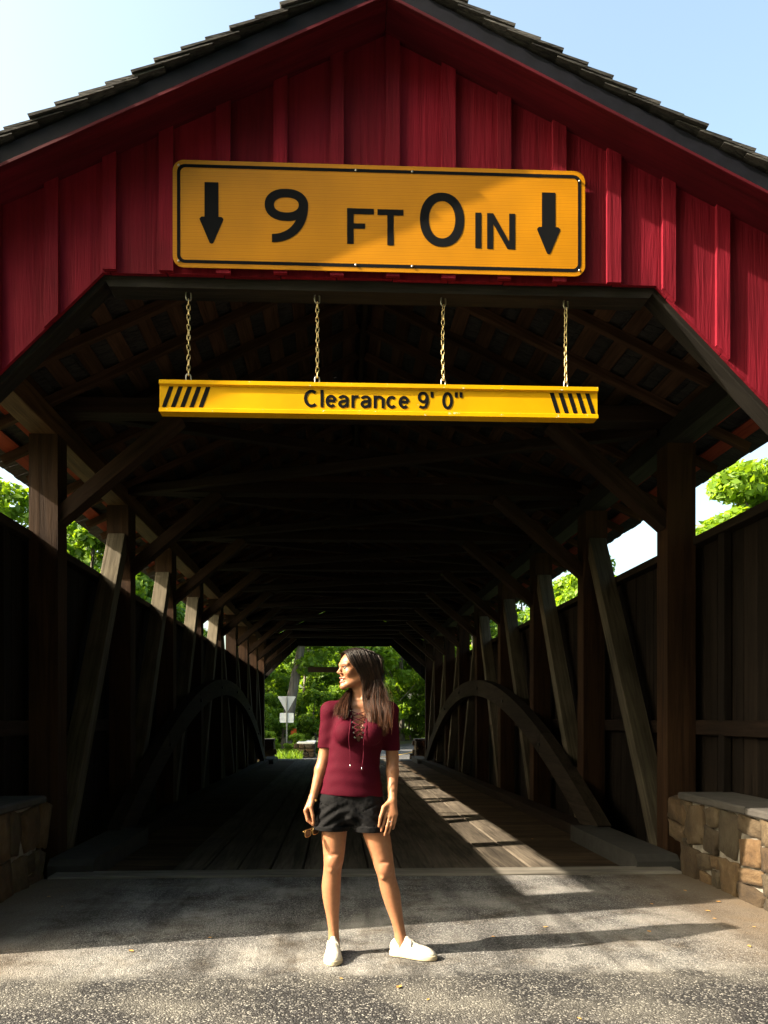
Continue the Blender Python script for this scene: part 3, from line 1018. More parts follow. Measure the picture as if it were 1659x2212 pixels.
def arrow(uc, vt, vb):
    zt, zb = Vv(vt), Vv(vb)
    sh = zt - (zt - zb) * 0.56
    w, hw = 0.040, 0.069
    pts = [(uc - w, zt), (uc + w, zt), (uc + w, sh), (uc + hw - 0.012, sh), (uc + hw, sh - 0.012), (uc + hw - 0.003, sh - 0.022),
           (uc + 0.010, zb + 0.004), (uc, zb), (uc - 0.010, zb + 0.004), (uc - hw + 0.003, sh - 0.022), (uc - hw, sh - 0.012), (uc - hw + 0.012, sh), (uc - w, sh)]
    flat('arrow', poly_face(pts), sign)
arrow(U(223), 0.202, 0.777)
arrow(U(1492), 0.212, 0.797)
def ell(cx, cz, rx, rz, n=40, p=2.0):
    out = []
    for k in range(n):
        a = 2 * math.pi * k / n
        c, s_ = math.cos(a), math.sin(a)
        out.append((cx + rx * abs(c) ** (2 / p) * (1 if c >= 0 else -1), cz + rz * abs(s_) ** (2 / p) * (1 if s_ >= 0 else -1)))
    return out
# nine: bowl ring and tail
k9 = SW / 1552
zt9, zb9 = Vv(0.244), Vv(0.749)
s9 = (zt9 - zb9) / 207
def n9(x, y): return (U(420) + (x - 420) * k9, zt9 - (y - 138) * s9)
cx9, cz9 = n9(501, 200)
nine = MB()
nine.add(*ring_mesh(ell(cx9, cz9, 81 * k9, 62 * s9, p=2.2), ell(cx9, cz9, 46 * k9, 29 * s9, p=2.2), YS))
def bez(p0, p1, p2, p3, n=14):
    t = np.linspace(0, 1, n)[:, None]
    p0, p1, p2, p3 = map(np.array, (p0, p1, p2, p3))
    return (1 - t) ** 3 * p0 + 3 * (1 - t) ** 2 * t * p1 + 3 * (1 - t) * t * t * p2 + t ** 3 * p3
ob = bez(n9(582, 196), n9(584, 285), n9(530, 343), n9(447, 345))
ib = bez(n9(549, 218), n9(540, 275), n9(505, 311), n9(447, 313))
V = [(p[0], YS - 0.0006, p[1]) for p in ob] + [(p[0], YS - 0.0006, p[1]) for p in ib]
F = [(i, i + 1, 14 + i + 1, 14 + i) for i in range(13)]
nine.add(V, F)
flat('numeral', (nine.V, nine.F), sign)
cx0, cz0 = U(1086), (Vv(0.24) + Vv(0.752)) / 2
flat('numeral', ring_mesh(ell(cx0, cz0, 84 * k9, (Vv(0.24) - Vv(0.752)) / 2, p=2.15), ell(cx0, cz0, 50 * k9, (Vv(0.24) - Vv(0.752)) / 2 - 0.049, p=2.1), YS), sign)
def rects(name, rs, v0, v1):
    """rs in sign pixels x0,x1 and fraction of the letter height"""
    m = MB()
    z1, z0 = Vv(v0), Vv(v1)
    for x0, x1, a, b in rs:
        m.add(*poly_face([(U(x0), z1 - (z1 - z0) * a), (U(x1), z1 - (z1 - z0) * a), (U(x1), z1 - (z1 - z0) * b), (U(x0), z1 - (z1 - z0) * b)]))
    return m
def letter(m): flat('letter', (m.V, m.F), sign)
letter(rects('F', [(728, 753, 0, 1), (753, 829, 0, 0.165), (753, 796, 0.42, 0.57)], 0.41, 0.745))
letter(rects('T', [(842, 940, 0, 0.165), (879, 903, 0.165, 1)], 0.412, 0.75))
letter(rects('I', [(1212, 1235, 0, 1)], 0.42, 0.757))
m = rects('N', [(1257, 1280, 0, 1), (1341, 1364, 0, 1)], 0.422, 0.76)
z1, z0 = Vv(0.422), Vv(0.76)
m.add(*poly_face([(U(1280), z1), (U(1341), z0 + 0.045), (U(1341), z0), (U(1335), z0), (U(1280), z1 - 0.062)][:5]))
letter(m)
for bx, bz in ((0.034, SH - 0.033), (0.034, 0.033), (SW - 0.034, SH - 0.06), (SW - 0.034, 0.033), (1.052, SH - 0.034), (1.38, SH - 0.034), (1.052, 0.034), (1.38, 0.034)):
    tube('bolt', [(bx, -0.0045, bz), (bx, -0.011, bz)], 0.0065, M['steel'], sign, 8)

# ------------------------------------------------------------------ hanging clearance bars
def stroke_text(parent, ys):
    """grotesque lettering drawn with broad strokes: x-height 0.73 of the cap height"""
    W, XH = 0.165, 0.735
    def arc(cx, cz, rx, rz, a0, a1, n=14):
        return [(cx + rx * math.cos(R(a0 + (a1 - a0) * k / n)), cz + rz * math.sin(R(a0 + (a1 - a0) * k / n))) for k in range(n + 1)]
    h = W / 2
    G = {
        'C': (0.76, [arc(0.40, 0.5, 0.40 - h, 0.5 - h, 48, 312, 20)]),
        'l': (0.20, [[(0.10, 0), (0.10, 1.0)]]),
        'e': (0.58, [[(0.09, 0.385), (0.50, 0.385)], arc(0.29, XH / 2, 0.29 - h, XH / 2 - h, 5, 318, 20)]),
        'a': (0.60, [arc(0.27, 0.49, 0.20, 0.165, 165, 0, 10) + [(0.47, 0.12), (0.53, h)], [(0.47, 0.41), (0.28, 0.385)] + arc(0.24, 0.225, 0.165, 0.15, 90, 285, 10) + [(0.40, 0.13), (0.47, 0.22)]]),
        'r': (0.40, [[(h, 0), (h, XH)], [(h, 0.42), (0.14, 0.58), (0.24, XH - h), (0.39, XH - h)]]),
        'n': (0.58, [[(h, 0), (h, XH)], [(h, 0.45)] + arc(0.29, 0.46, 0.21, XH - h - 0.46, 165, 0, 8) + [(0.50, 0)]]),
        'c': (0.56, [arc(0.29, XH / 2, 0.29 - h, XH / 2 - h, 42, 318, 18)]),
        '9': (0.58, [arc(0.29, 0.67, 0.29 - h, 0.33 - h, 0, 360, 20), [(0.51, 0.67), (0.50, 0.40), (0.43, 0.14), (0.27, h), (0.09, 0.15)]]),
        '0': (0.58, [arc(0.29, 0.5, 0.29 - h, 0.5 - h, 0, 360, 24)]),
        "'": (0.20, [[(0.10, 1.0), (0.10, 0.66)]]),
        '"': (0.42, [[(0.09, 1.0), (0.09, 0.68)], [(0.34, 1.0), (0.34, 0.68)]]),
        ' ': (0.26, []),
    }
    txt = "Clearance 9' 0\""
    total = sum(G[c][0] for c in txt) + 0.085 * (len(txt) - 1)
    sx, sz = 0.94 / total, 0.104
    x = 0.842
    for c in txt:
        adv, strokes = G[c]
        m = MB()
        for q, st in enumerate(strokes):
            P = np.array(st, float); n = len(P)
            T = np.empty_like(P)
            for i in range(n):
                t = P[min(i + 1, n - 1)] - P[max(i - 1, 0)]; T[i] = t / np.linalg.norm(t)
            if np.allclose(P[0], P[-1]):
                t = P[1] - P[-2]; T[0] = T[-1] = t / np.linalg.norm(t)
            Nn = np.stack([-T[:, 1], T[:, 0]], 1)
            A, B = P + Nn * h, P - Nn * h
            y = ys - 0.0006 - 0.0005 * q
            V = [(x + a[0] * sx, y, 0.040 + a[1] * sz) for a in A] + [(x + b[0] * sx, y, 0.040 + b[1] * sz) for b in B]
            m.add(V, [(i, i + 1, n + i + 1, n + i) for i in range(n - 1)])
        if m.V: flat('letter', (m.V, m.F), parent)
        x += (adv + 0.085) * sx
BL, BH = 2.594, 0.182
def clearance_bar(loc, label, faces_minus_y=True, detail=True, mat=None):
    body = MB()
    y0, y1 = -0.045, 0.045
    prof = [(-0.040, BH), (-0.040, BH - 0.022), (-0.030, BH - 0.028), (-0.030, 0.026), (-0.040, 0.020), (-0.040, 0.0), (0.040, 0.0), (0.040, BH)]
    n = len(prof)
    V = [(0, y, z) for y, z in prof] + [(BL, y, z) for y, z in prof]
    F = [(i, (i + 1) % n, n + (i + 1) % n, n + i) for i in range(n)] + [tuple(range(n - 1, -1, -1)), tuple(range(n, 2 * n))]
    me = pyd('clearance_bar', V, F)
    weighted_normals(me)
    bar = link('clearance_bar', me, mat or M['bar'], None, loc)
    tag(bar, label, 'clearance bar')
    if not detail:
        bar.rotation_euler = (0, 0, math.pi)
        return bar
    for z0, z1 in ((BH - 0.021, BH + 0.002), (-0.002, 0.019)):
        mb = MB(); mb.box((-0.001, -0.043, z0), (BL + 0.001, -0.0403, z1))
        mb.build('flange', M['bar_lip'], bar)
    ys = -0.0312
    for k in range(5):
        x = 0.012 + k * 0.0535
        flat('stripe', poly_face([(x, 0.029), (x + 0.026, 0.029), (x + 0.070, BH - 0.032), (x + 0.044, BH - 0.032)], ys), bar)
        x = BL - 0.012 - k * 0.0535
        flat('stripe', poly_face([(x, 0.029), (x - 0.026, 0.029), (x - 0.064, BH - 0.032), (x - 0.038, BH - 0.032)], ys), bar)
    stroke_text(bar, ys)
    return bar
bar = clearance_bar((-1.038, Y_GABLE + 0.075, 3.098), 'yellow hanging bar reading Clearance 9 feet 0 inches under the gable')
clearance_bar((CX + BL / 2, Y_FAR - 0.09, 2.90), 'dark plain bar hanging in the far opening of the bridge', detail=False, mat=M['bar_dark'])

# chains: alternate links hanging from the header to the bar
def link_mesh(L, w, r, name):
    pts = []
    a = L / 2 - w / 2
    for k in range(5): pts.append((w / 2 * math.cos(math.pi * k / 4), a + w / 2 * math.sin(math.pi * k / 4)))
    for k in range(5): pts.append((-w / 2 * math.cos(math.pi * k / 4), -a - w / 2 * math.sin(math.pi * k / 4)))
    n = len(pts); V, F = [], []
    for i in range(n):
        p = Vector((pts[i][0], 0, pts[i][1])); q = Vector((pts[(i + 1) % n][0], 0, pts[(i + 1) % n][1])); o_ = Vector((pts[i - 1][0], 0, pts[i - 1][1]))
        t = (q - o_).normalized(); u = Vector((0, 1, 0)); v = t.cross(u)
        for k in range(5):
            an = 2 * math.pi * k / 5
            V.append(p + (u * math.cos(an) + v * math.sin(an)) * r)
    for i in range(n):
        for k in range(5):
            F.append((i * 5 + k, i * 5 + (k + 1) % 5, ((i + 1) % n) * 5 + (k + 1) % 5, ((i + 1) % n) * 5 + k))
    return pyd(name, V, F, True)
lm = link_mesh(0.038, 0.017, 0.0028, 'chain_link'); lm.materials.append(M['chain'])
lq = link_mesh(0.058, 0.030, 0.0048, 'quick_link'); lq.materials.append(M['steel'])
chain_px = [(0.163, 'leftmost of four thin chains holding the yellow clearance bar'), (0.920, 'second thin chain from the left holding the yellow clearance bar'),
            (1.672, 'third thin chain from the left holding the yellow clearance bar'), (2.412, 'rightmost of four thin chains holding the yellow clearance bar')]
for dx, lab in chain_px:
    x = -1.038 + dx
    zt, zb = OP_H - 0.05, 3.098 + BH
    ch = empty('hanging_chain', (x, Y_GABLE + 0.075, zb))
    tag(ch, lab, 'chain', 'chains holding the clearance bar')
    H = zt - zb
    z = H - 0.012
    k = 0
    lean = random.uniform(-0.006, 0.006)
    link('quick_link', lq, None, ch, (0, 0, 0.026), (0, 0, 0.5 + k))
    link('quick_link', lq, None, ch, (0, 0, H - 0.024), (0, 0, 0.3))
    z0, z1 = 0.062, H - 0.062
    n = int((z1 - z0) / 0.0285)
    for i in range(n + 1):
        zz = z0 + (z1 - z0) * i / n
        link('chain_link', lm, None, ch, (lean * math.sin(math.pi * i / n), 0, zz), (random.uniform(-.08, .08), random.uniform(-.12, .12), (0.35 if i % 2 else 0.35 + math.pi / 2) + random.uniform(-.2, .2)))
    tube('eye_bolt', [(0, 0, H - 0.004), (0, 0, H + 0.05)], 0.006, M['dark_iron'], ch, 6)

# ------------------------------------------------------------------ stone parapets beside the approach
def stone_mesh(seed):
    r_ = np.random.default_rng(seed)
    sk = r_.uniform(-0.35, 0.35, 3)
    bm = bmesh.new()
    bmesh.ops.create_cube(bm, size=1.0)
    bmesh.ops.subdivide_edges(bm, edges=bm.edges, cuts=3, use_grid_fill=True)
    for v in bm.verts:
        p = np.array(v.co)
        s = np.sign(p) * np.abs(p * 2) ** 0.9 / 2
        nrm = np.linalg.norm(p)
        q = p * (0.90 + 0.10 * (0.5 / max(nrm, 0.01))) * (1 + sk * p[[1, 2, 0]])
        q += r_.normal(0, 0.022, 3)
        v.co = q
    bmesh.ops.recalc_face_normals(bm, faces=bm.faces)
    me = bpy.data.meshes.new('stone')
    bm.to_mesh(me); bm.free()
    me.materials.append(M['stone'])
    me.polygons.foreach_set('use_smooth', np.ones(len(me.polygons), bool))
    return me
STONES = [stone_mesh(i) for i in range(9)]
def parapet(xf, s, y0, y1, h, label, mat_cap=None, name='stone_parapet', zb=-0.06, depth=0.42):
    """xf: face towards the road; s: +1 wall lies to +X"""
    root = empty(name, (xf, (y0 + y1) / 2, 0))
    tag(root, label, 'stone wall')
    yc = (y0 + y1) / 2
    m = MB(); m.box((min(s * 0.002, s * depth), y0 - yc + 0.03, zb), (max(s * 0.002, s * depth), y1 - yc - 0.03, h - 0.01))
    m.build('mortar_core', M['mortar'], root)
    # stones on the face and the two ends, irregular coursed rubble
    def face(length, put):
        z = zb + 0.02
        while z < h - 0.06:
            rh = random.choice([0.15, 0.22, 0.29])
            if h - (z + rh) < 0.08: rh = h - z
            u = random.uniform(-0.05, 0.0)
            while u < length:
                w = random.uniform(0.14, 0.36)
                if rh > 0.2 and random.random() < 0.35:      # two small ones on top of each other
                    f = random.uniform(0.4, 0.6)
                    put(u + w / 2, z + rh * f / 2, w - 0.018, rh * f - 0.016)
                    put(u + w / 2, z + rh * (1 + f) / 2, w - 0.018, rh * (1 - f) - 0.016)
                else:
                    put(u + w / 2, z + rh / 2, w - 0.018, rh - 0.016)
                u += w
            z += rh
    def put_face(u, z, w, hh):
        o = link('stone', random.choice(STONES), None, root, (s * 0.045 + random.uniform(-.012, .008) * s, y0 - yc + u, z), (random.uniform(-.16, .16), random.uniform(-.06, .06), random.uniform(-.05, .05)))
        o.scale = (0.15, w * 0.99, hh * 0.99)
    def put_far(u, z, w, hh):
        o = link('stone', random.choice(STONES), None, root, (s * u, y1 - yc - 0.03, z), (random.uniform(-.05, .05), 0, math.pi / 2)); o.scale = (0.15, w * 0.99, hh * 0.99)
    def put_near(u, z, w, hh):
        o = link('stone', random.choice(STONES), None, root, (s * u, y0 - yc + 0.03, z), (random.uniform(-.05, .05), 0, math.pi / 2)); o.scale = (0.15, w * 0.99, hh * 0.99)
    face(y1 - y0, put_face)
    face(depth, put_near)
    face(depth, put_far)
    # cap slabs
    y = y0 - 0.04
    while y < y1:
        yn = min(y1 + 0.05, y + random.uniform(1.0, 1.5))
        if y1 - yn < 0.3: yn = y1 + 0.05
        a, b = sorted((-s * 0.055, s * (depth + 0.05)))
        o = beam('cap_slab', ((a + b) / 2, y - yc + 0.004, h + 0.028), ((a + b) / 2, yn - yc - 0.004, h + 0.028 + random.uniform(-.006, .006)), b - a, 0.058, mat_cap or M['cap'], root, ch=0.012)
        y = yn
    return root
parapet(-2.42, -1, 4.35, 6.32, 0.62, 'rubble stone parapet with slab cap at the left of the bridge entrance')
parapet(2.93, 1, 3.2, 6.34, 0.62, 'rubble stone parapet with slab cap at the right of the bridge entrance')

# ------------------------------------------------------------------ beyond the far portal
zf = terr_z(-2, 33)
def yield_sign(loc):
    root = empty('yield_sign', loc)
    tag(root, 'back of a triangular road sign with a white plate below, on a steel post', 'road sign')
    m = MB(); m.box((-0.03, -0.02, -0.2), (0.03, 0.02, 2.68)); m.build('sign_post', M['steel'], root)
    zt = 2.70
    prism('triangle_panel', [(-0.36, zt), (-0.385, zt - 0.03), (-0.025, zt - 0.68), (0.025, zt - 0.68), (0.385, zt - 0.03), (0.36, zt)], 'Y', 0.022, 0.027, M['signback'], root)
    prism('plate', rrect(-0.30, 0.30, 1.56, 1.98, 0.04, 3), 'Y', 0.022, 0.027, M['white'], root)
    return root
yield_sign((-2.18, 33.4, -0.47))
wl = parapet(-0.95, -1, 30.6, 33.0, 0.52, 'pale low stone wall with white cap beyond the far opening', M['white'], 'stone_wall', zb=-0.5, depth=0.6)
wl.location.z = -0.25
for sx, xx, lab in ((-1, -2.55, 'short pale stone pier at the left of the far opening'), (1, 3.10, 'short pale stone pier at the right of the far opening')):
    pr = empty('stone_pier', (xx, 27.75, -0.25)); tag(pr, lab, 'stone pier')
    m = MB(); m.box((-0.24, -0.24, -0.3), (0.24, 0.24, 0.70)); m.build('core', M['mortar'], pr)
    z = -0.2
    while z < 0.66:
        rh = random.choice([0.15, 0.2, 0.24]); rh = min(rh, 0.72 - z)
        for ax in range(4):
            u = -0.26
            while u < 0.2:
                w = random.uniform(0.16, 0.28)
                a = ax * math.pi / 2
                px, py = (u + w / 2), -0.235
                o = link('stone', random.choice(STONES), None, pr, (px * math.cos(a) - py * math.sin(a), px * math.sin(a) + py * math.cos(a), z + rh / 2), (0, 0, a + math.pi / 2)); o.scale = (0.12, w, rh)
                u += w
        z += rh
    beam('cap_slab', (-0.31, 0, 0.76), (0.31, 0, 0.76), 0.62, 0.08, M['cap'], pr, ch=0.012)

# ------------------------------------------------------------------ trees
def leaf_cloud(n, centers, radii, size, seed, flat_=0.5):
    """n leaf-sized diamonds in clumps; returns mesh"""
    r_ = np.random.default_rng(seed)
    k = len(centers)
    w = np.array(radii) ** 2
    idx = r_.choice(k, n, p=w / w.sum())
    dirs = r_.normal(0, 1, (n, 3)); dirs /= np.linalg.norm(dirs, axis=1)[:, None]
    rad = np.array(radii)[idx] * (0.35 + 0.65 * r_.random(n) ** 0.5)
    P = np.array(centers)[idx] + dirs * rad[:, None] * np.array([1, 1, 0.7])
    nn = dirs * 0.6 + r_.normal(0, 0.6, (n, 3)) + np.array([0, 0, 0.5])
    nn /= np.linalg.norm(nn, axis=1)[:, None]
    t = np.cross(nn, r_.normal(0, 1, (n, 3))); t /= np.linalg.norm(t, axis=1)[:, None]
    b = np.cross(nn, t)
    s = size * (0.6 + 0.8 * r_.random(n))[:, None]
    droop = nn * s * 0.18
    V = np.empty((n, 4, 3))
    V[:, 0] = P - t * s; V[:, 1] = P - b * s * 0.55 + droop; V[:, 2] = P + t * s; V[:, 3] = P + b * s * 0.55 + droop
    V = V.reshape(-1, 3)
    me = bpy.data.meshes.new('crown')
    me.vertices.add(4 * n); me.vertices.foreach_set('co', V.ravel())
    me.loops.add(4 * n); me.loops.foreach_set('vertex_index', np.arange(4 * n))
    me.polygons.add(n); me.polygons.foreach_set('loop_start', np.arange(0, 4 * n, 4))
    me.update(calc_edges=True)
    at = me.attributes.new('rnd', 'FLOAT', 'FACE')
    at.data.foreach_set('value', r_.random(n).astype(np.float32) * 0.7)
    return me
def tree_meshes(seed, H, cw, z0, nclump, nleaf, leaf, mat, trunk_r):
    r_ = np.random.default_rng(seed)
    cs, rs = [], []
    tb = MB()
    lean = r_.normal(0, 0.04 * H, 2)
    tp_ = crom([(0, 0, -0.4), (lean[0] * .2 + r_.normal(0, .1), lean[1] * .2, H * .25), (lean[0] * .6, lean[1] * .6 + r_.normal(0, .15), H * .55), (lean[0], lean[1], H * .88)], 12)
    tb.tube([Vector(p) for p in tp_], list(np.linspace(trunk_r * 1.25, trunk_r * 0.2, 12)), 9)
    for i in range(nclump):
        a = r_.random() * 2 * math.pi
        zz = z0 + (H - z0) * r_.random() ** 0.85
        prof = math.sin(math.pi * min(1, max(0.05, (zz - z0) / (H - z0) * 0.80 + 0.16))) ** 0.8
        d = cw * prof * (0.35 + 0.65 * r_.random() ** 0.5)
        c = np.array([d * math.cos(a) + lean[0] * zz / H, d * math.sin(a) + lean[1] * zz / H, zz])
        cs.append(c); rs.append(cw * r_.uniform(0.18, 0.34))
        if i % 2 == 0:
            zr = max(z0 * 0.6, zz - d * 0.7)
            j = min(11, int(zr / H * 12 / 0.9))
            base = tp_[j]
            mid = (base + c) / 2 + np.array([0, 0, -0.1 * d])
            rr = trunk_r * 0.32 * (1 - 0.6 * zz / H)
            tb.tube([Vector(p) for p in crom([base, mid, c], 6)], list(np.linspace(rr, rr * 0.25, 6)), 5)
    crown = leaf_cloud(nleaf, cs, rs, leaf, seed + 99)
    crown.materials.append(mat)
    tm = pyd('trunk', tb.V, tb.F, True); tm.materials.append(M['bark'])
    return tm, crown
KINDS = [tree_meshes(11, 9.0, 3.0, 1.2, 46, 13000, 0.17, M['leaf'], 0.20),
         tree_meshes(23, 12.0, 3.6, 2.0, 56, 15000, 0.18, M['leaf'], 0.26),
         tree_meshes(31, 11.0, 3.2, 0.6, 60, 16000, 0.16, M['leaf_dark'], 0.22),
         tree_meshes(47, 5.0, 2.3, 0.2, 36, 9000, 0.13, M['leaf'], 0.09)]
def tree(kind, x, y, s, label, rot=None, group='trees round the bridge', name='leafy_tree', cat='tree', z=None):
    tm, cm = KINDS[kind]
    root = empty(name, (x, y, terr_z(x, y) if z is None else z))
    root.rotation_euler = (0, 0, random.uniform(0, 6.28) if rot is None else rot)
    root.scale = (s, s, s)
    tag(root, label, cat, group)
    link('trunk', tm, None, root)
    link('crown', cm, None, root)
    return root
# left of the bridge, seen through the gap above the left wall
LT = [(0, -12.5, 29.5, 1.15), (0, -11.5, 35, 1.2), (0, -13.5, 41, 1.2), (2, -12, 47, 0.98), (0, -17, 33, 1.25), (0, -12.5, 54, 1.2)]
for i, (k, x, y, s) in enumerate(LT):
    tree(k, x, y, s, ['nearest bright green tree seen over the left side wall', 'bushy bright tree behind the nearest one over the left side wall', 'tall green tree further back over the left side wall', 'dark green tree deep in the row beyond the left side wall', 'tall green tree outermost in the row beyond the left side wall', 'farthest tree of the row beyond the left side wall'][i], group='trees beyond the left side wall')
RT_ = [(1, 18.2, 33, 1.02), (0, 14.0, 40, 1.02), (1, 15.5, 47, 1.0), (2, 13.5, 55, 1.05), (1, 22, 38, 0.9)]
for i, (k, x, y, s) in enumerate(RT_):
    tree(k, x, y, s, ['sparse sunlit tree at the far right above the wall rail', 'bright tree in the second gap above the right wall rail', 'tall tree behind the bright one beyond the right wall', 'dark tree deepest in the row beyond the right wall', 'outermost tree in the row beyond the right wall'][i], group='trees beyond the right side wall')
# unseen trees added behind and beside the camera to block skylight on the portal
BT = [(1, -14.5, -9, 1.2), (2, -9, -13, 1.25), (1, -3.5, -14, 1.3), (2, 2.5, -13.5, 1.25), (1, 8, -12, 1.3), (2, 12.5, -6.5, 1.25), (1, 13.5, 0.5, 1.15), (0, 10.5, -14, 1.5), (2, -0.5, -18, 1.5), (1, -6.5, -8.5, 1.25), (1, 6.8, -5.5, 1.2), (0, 9.6, 2.2, 1.3)]
BL_ = ['leftmost tree of the wood behind the viewer', 'dark tree second from the left behind the viewer', 'tall tree left of the road behind the viewer', 'dark tree right of the road behind the viewer', 'tall tree right of the viewer, back of the verge', 'dark tree on the right verge behind the viewer', 'tall tree on the right verge level with the viewer', 'bushy tree at the back right behind the viewer', 'dark tree closing the road far behind the viewer', 'tall tree nearest the viewer on the left verge behind', 'tall tree nearest the viewer on the right verge behind', 'bushy tree beside the right parapet, out to the side']
for (k, x, y, s), lab in zip(BT, BL_):
    tree(k, x, y, s, lab, group='wood behind the viewer')
# wood beyond the far portal
FT = [(0, -4.6, 40.5, 0.62), (0, -2.0, 43.5, 0.74), (1, 0.4, 46.5, 0.70), (0, 2.6, 50, 1.05), (2, 4.6, 55, 1.0), (1, -5.2, 50, 0.62), (1, -1.0, 54, 0.80), (1, 2.0, 60, 1.0), (2, 6.8, 61, 1.1), (0, 9.0, 50, 1.0), (2, 10, 66, 1.2), (1, 5, 70, 1.2), (2, -1, 68, 0.95), (2, -6, 62, 0.8), (0, 12.5, 58, 1.1)]
FL = ['low bright tree just behind the triangular sign', 'bright tree left of the head of the woman in the far opening', 'bright tree straight behind the head of the woman', 'tall bright tree right of centre in the far opening', 'dark tree over the bend of the far road', 'low tree further back at the left edge of the far opening', 'tree deep in the wood behind the triangular sign', 'tall bright tree deep in the middle of the far wood', 'dark tree at the right edge of the far opening', 'bright tree right of the far road bend', 'hindmost dark tree on the right of the far wood', 'tall hindmost tree in the middle of the far wood', 'hindmost dark tree left of the middle of the far wood', 'dark tree at the back of the far wood on the left', 'bright tree behind the bend, far right of the far wood']
for (k, x, y, s), lab in zip(FT, FL):
    tree(k, x, y, s, lab, group='wood beyond the far opening')
SHB = [(-3.3, 36.2, 0.55), (-1.2, 38.5, 0.6), (-4.6, 33.5, 0.42), (0.2, 42, 0.7), (-2.9, 31.5, 0.22), (-1.7, 32.0, 0.20), (5.4, 56, 0.9), (2.0, 46.5, 0.75), (7.8, 54, 0.9)]
SHL = ['shrub behind the triangular sign post', 'shrub in the middle of the bank behind the pale stone wall', 'low shrub left of the triangular sign', 'leafy shrub right of centre on the far bank', 'small weedy bush left of the triangular sign post', 'small weedy bush between the triangular sign and the pale wall', 'broad shrub on the outside of the far road bend', 'broad shrub at the inside of the far road bend', 'rightmost shrub beside the far road']
for (x, y, s), lab in zip(SHB, SHL):
    tree(3, x, y, s, lab, group='shrubs on the far bank', name='leafy_shrub', cat='shrub')
# the grey leaning trunk with an orange marker in the far opening
gt = empty('roadside_tree', (-2.35, 36.2, -0.5)); tag(gt, 'grey leaning trunk standing behind the triangular sign', 'tree')
V, F = tube_arrays([Vector(p) for p in crom([(0, 0, -0.2), (0.05, 0, 1.2), (0.2, 0, 2.6), (0.52, 0, 4.4), (0.9, 0.1, 6.5), (1.1, 0.2, 9)], 16)], list(np.linspace(0.33, 0.12, 16)), 12)
V = [Vector(v) + Vector(rng.normal(0, 0.012, 3)) for v in V]
link('trunk', pyd('trunk', V, F, True), M['bark'], gt)
r_ = np.random.default_rng(5)
cm = leaf_cloud(5200, [np.array([0.9 + r_.normal(0, 1.3), r_.normal(0, 1.0), 6.6 + r_.normal(0, 1.2)]) for _ in range(26)], [0.7] * 26, 0.15, 77)
link('crown', cm, M['leaf'], gt)
mk = prism('trail_marker', rrect(-0.13, 0.13, -0.18, 0.18, 0.02, 2), 'Y', -0.01, 0.0, M['orange'], None, (-2.02, 35.80, 0.62))
tag(mk, 'small orange rectangular marker on the grey trunk by the triangular sign', 'marker')

# ------------------------------------------------------------------ grass and litter
def grass(name, n, area, seed, hmin, hmax, label):
    r_ = np.random.default_rng(seed)
    V, F = [], []
    for i in range(n):
        x, y = area(r_)
        z = terr_z(x, y) - 0.02
        h = r_.uniform(hmin, hmax); a = r_.random() * 6.28; w = 0.012 + 0.010 * r_.random()
        dx, dy = math.cos(a) * w, math.sin(a) * w
        lx, ly = r_.normal(0, 0.3 * h, 2)
        b = len(V)
        V += [(x - dx, y - dy, z), (x + dx, y + dy, z), (x + lx * .5 + dx * .6, y + ly * .5 + dy * .6, z + h * .65), (x + lx, y + ly, z + h)]
        F += [(b, b + 1, b + 2), (b, b + 2, b + 3)]
    me = pyd(name, V, F)
    at = me.attributes.new('rnd', 'FLOAT', 'FACE'); at.data.foreach_set('value', r_.random(len(F)).astype(np.float32) * 0.7)
    o = link(name, me, M['leaf']); tag(o, label, 'grass', kind='stuff')
grass('verge_grass', 9000, lambda r: (r.uniform(-6.5, -1.35), r.uniform(28.2, 39)), 3, 0.12, 0.45, 'rough grass on the bank beyond the far opening')
lm_ = []
for sd in range(3):
    r_ = np.random.default_rng(sd)
    a = [(0, -1), (.35, -.4), (.55, .1), (.3, .5), (0, 1), (-.3, .45), (-.5, 0), (-.3, -.5)]
    V = [(x * (1 + r_.normal(0, .12)), y, 0.10 * abs(x) + r_.normal(0, .06) + .12) for x, y in a] + [(0, 0, 0.05)]
    me = pyd('dry_leaf', V, [(i, (i + 1) % 8, 8) for i in range(8)]); me.materials.append(M['dry_leaf']); lm_.append(me)
for x, y in [(-1.15, 4.35), (0.93, 4.55), (0.30, 3.72), (0.42, 3.55), (1.05, 3.30), (1.9, 4.62), (2.35, 4.30), (2.5, 5.1), (2.2, 5.3), (-1.9, 5.4), (-2.1, 5.7), (1.3, 4.75), (2.62, 5.7), (-0.75, 4.6), (2.6, 4.7), (0.02, 3.85), (1.75, 7.3), (1.2, 9.6), (2.1, 8.2), (2.7, 5.35), (2.45, 4.9), (-2.3, 5.2)]:
    o = link('dry_leaf', random.choice(lm_), None, None, (x, y, 0.004), (0, 0, random.uniform(0, 6.28)))
    k = random.uniform(0.012, 0.026); o.scale = (k, k, k)
    tag(o, 'small dry brown leaf lying on the road or deck', 'leaf', 'fallen leaves')
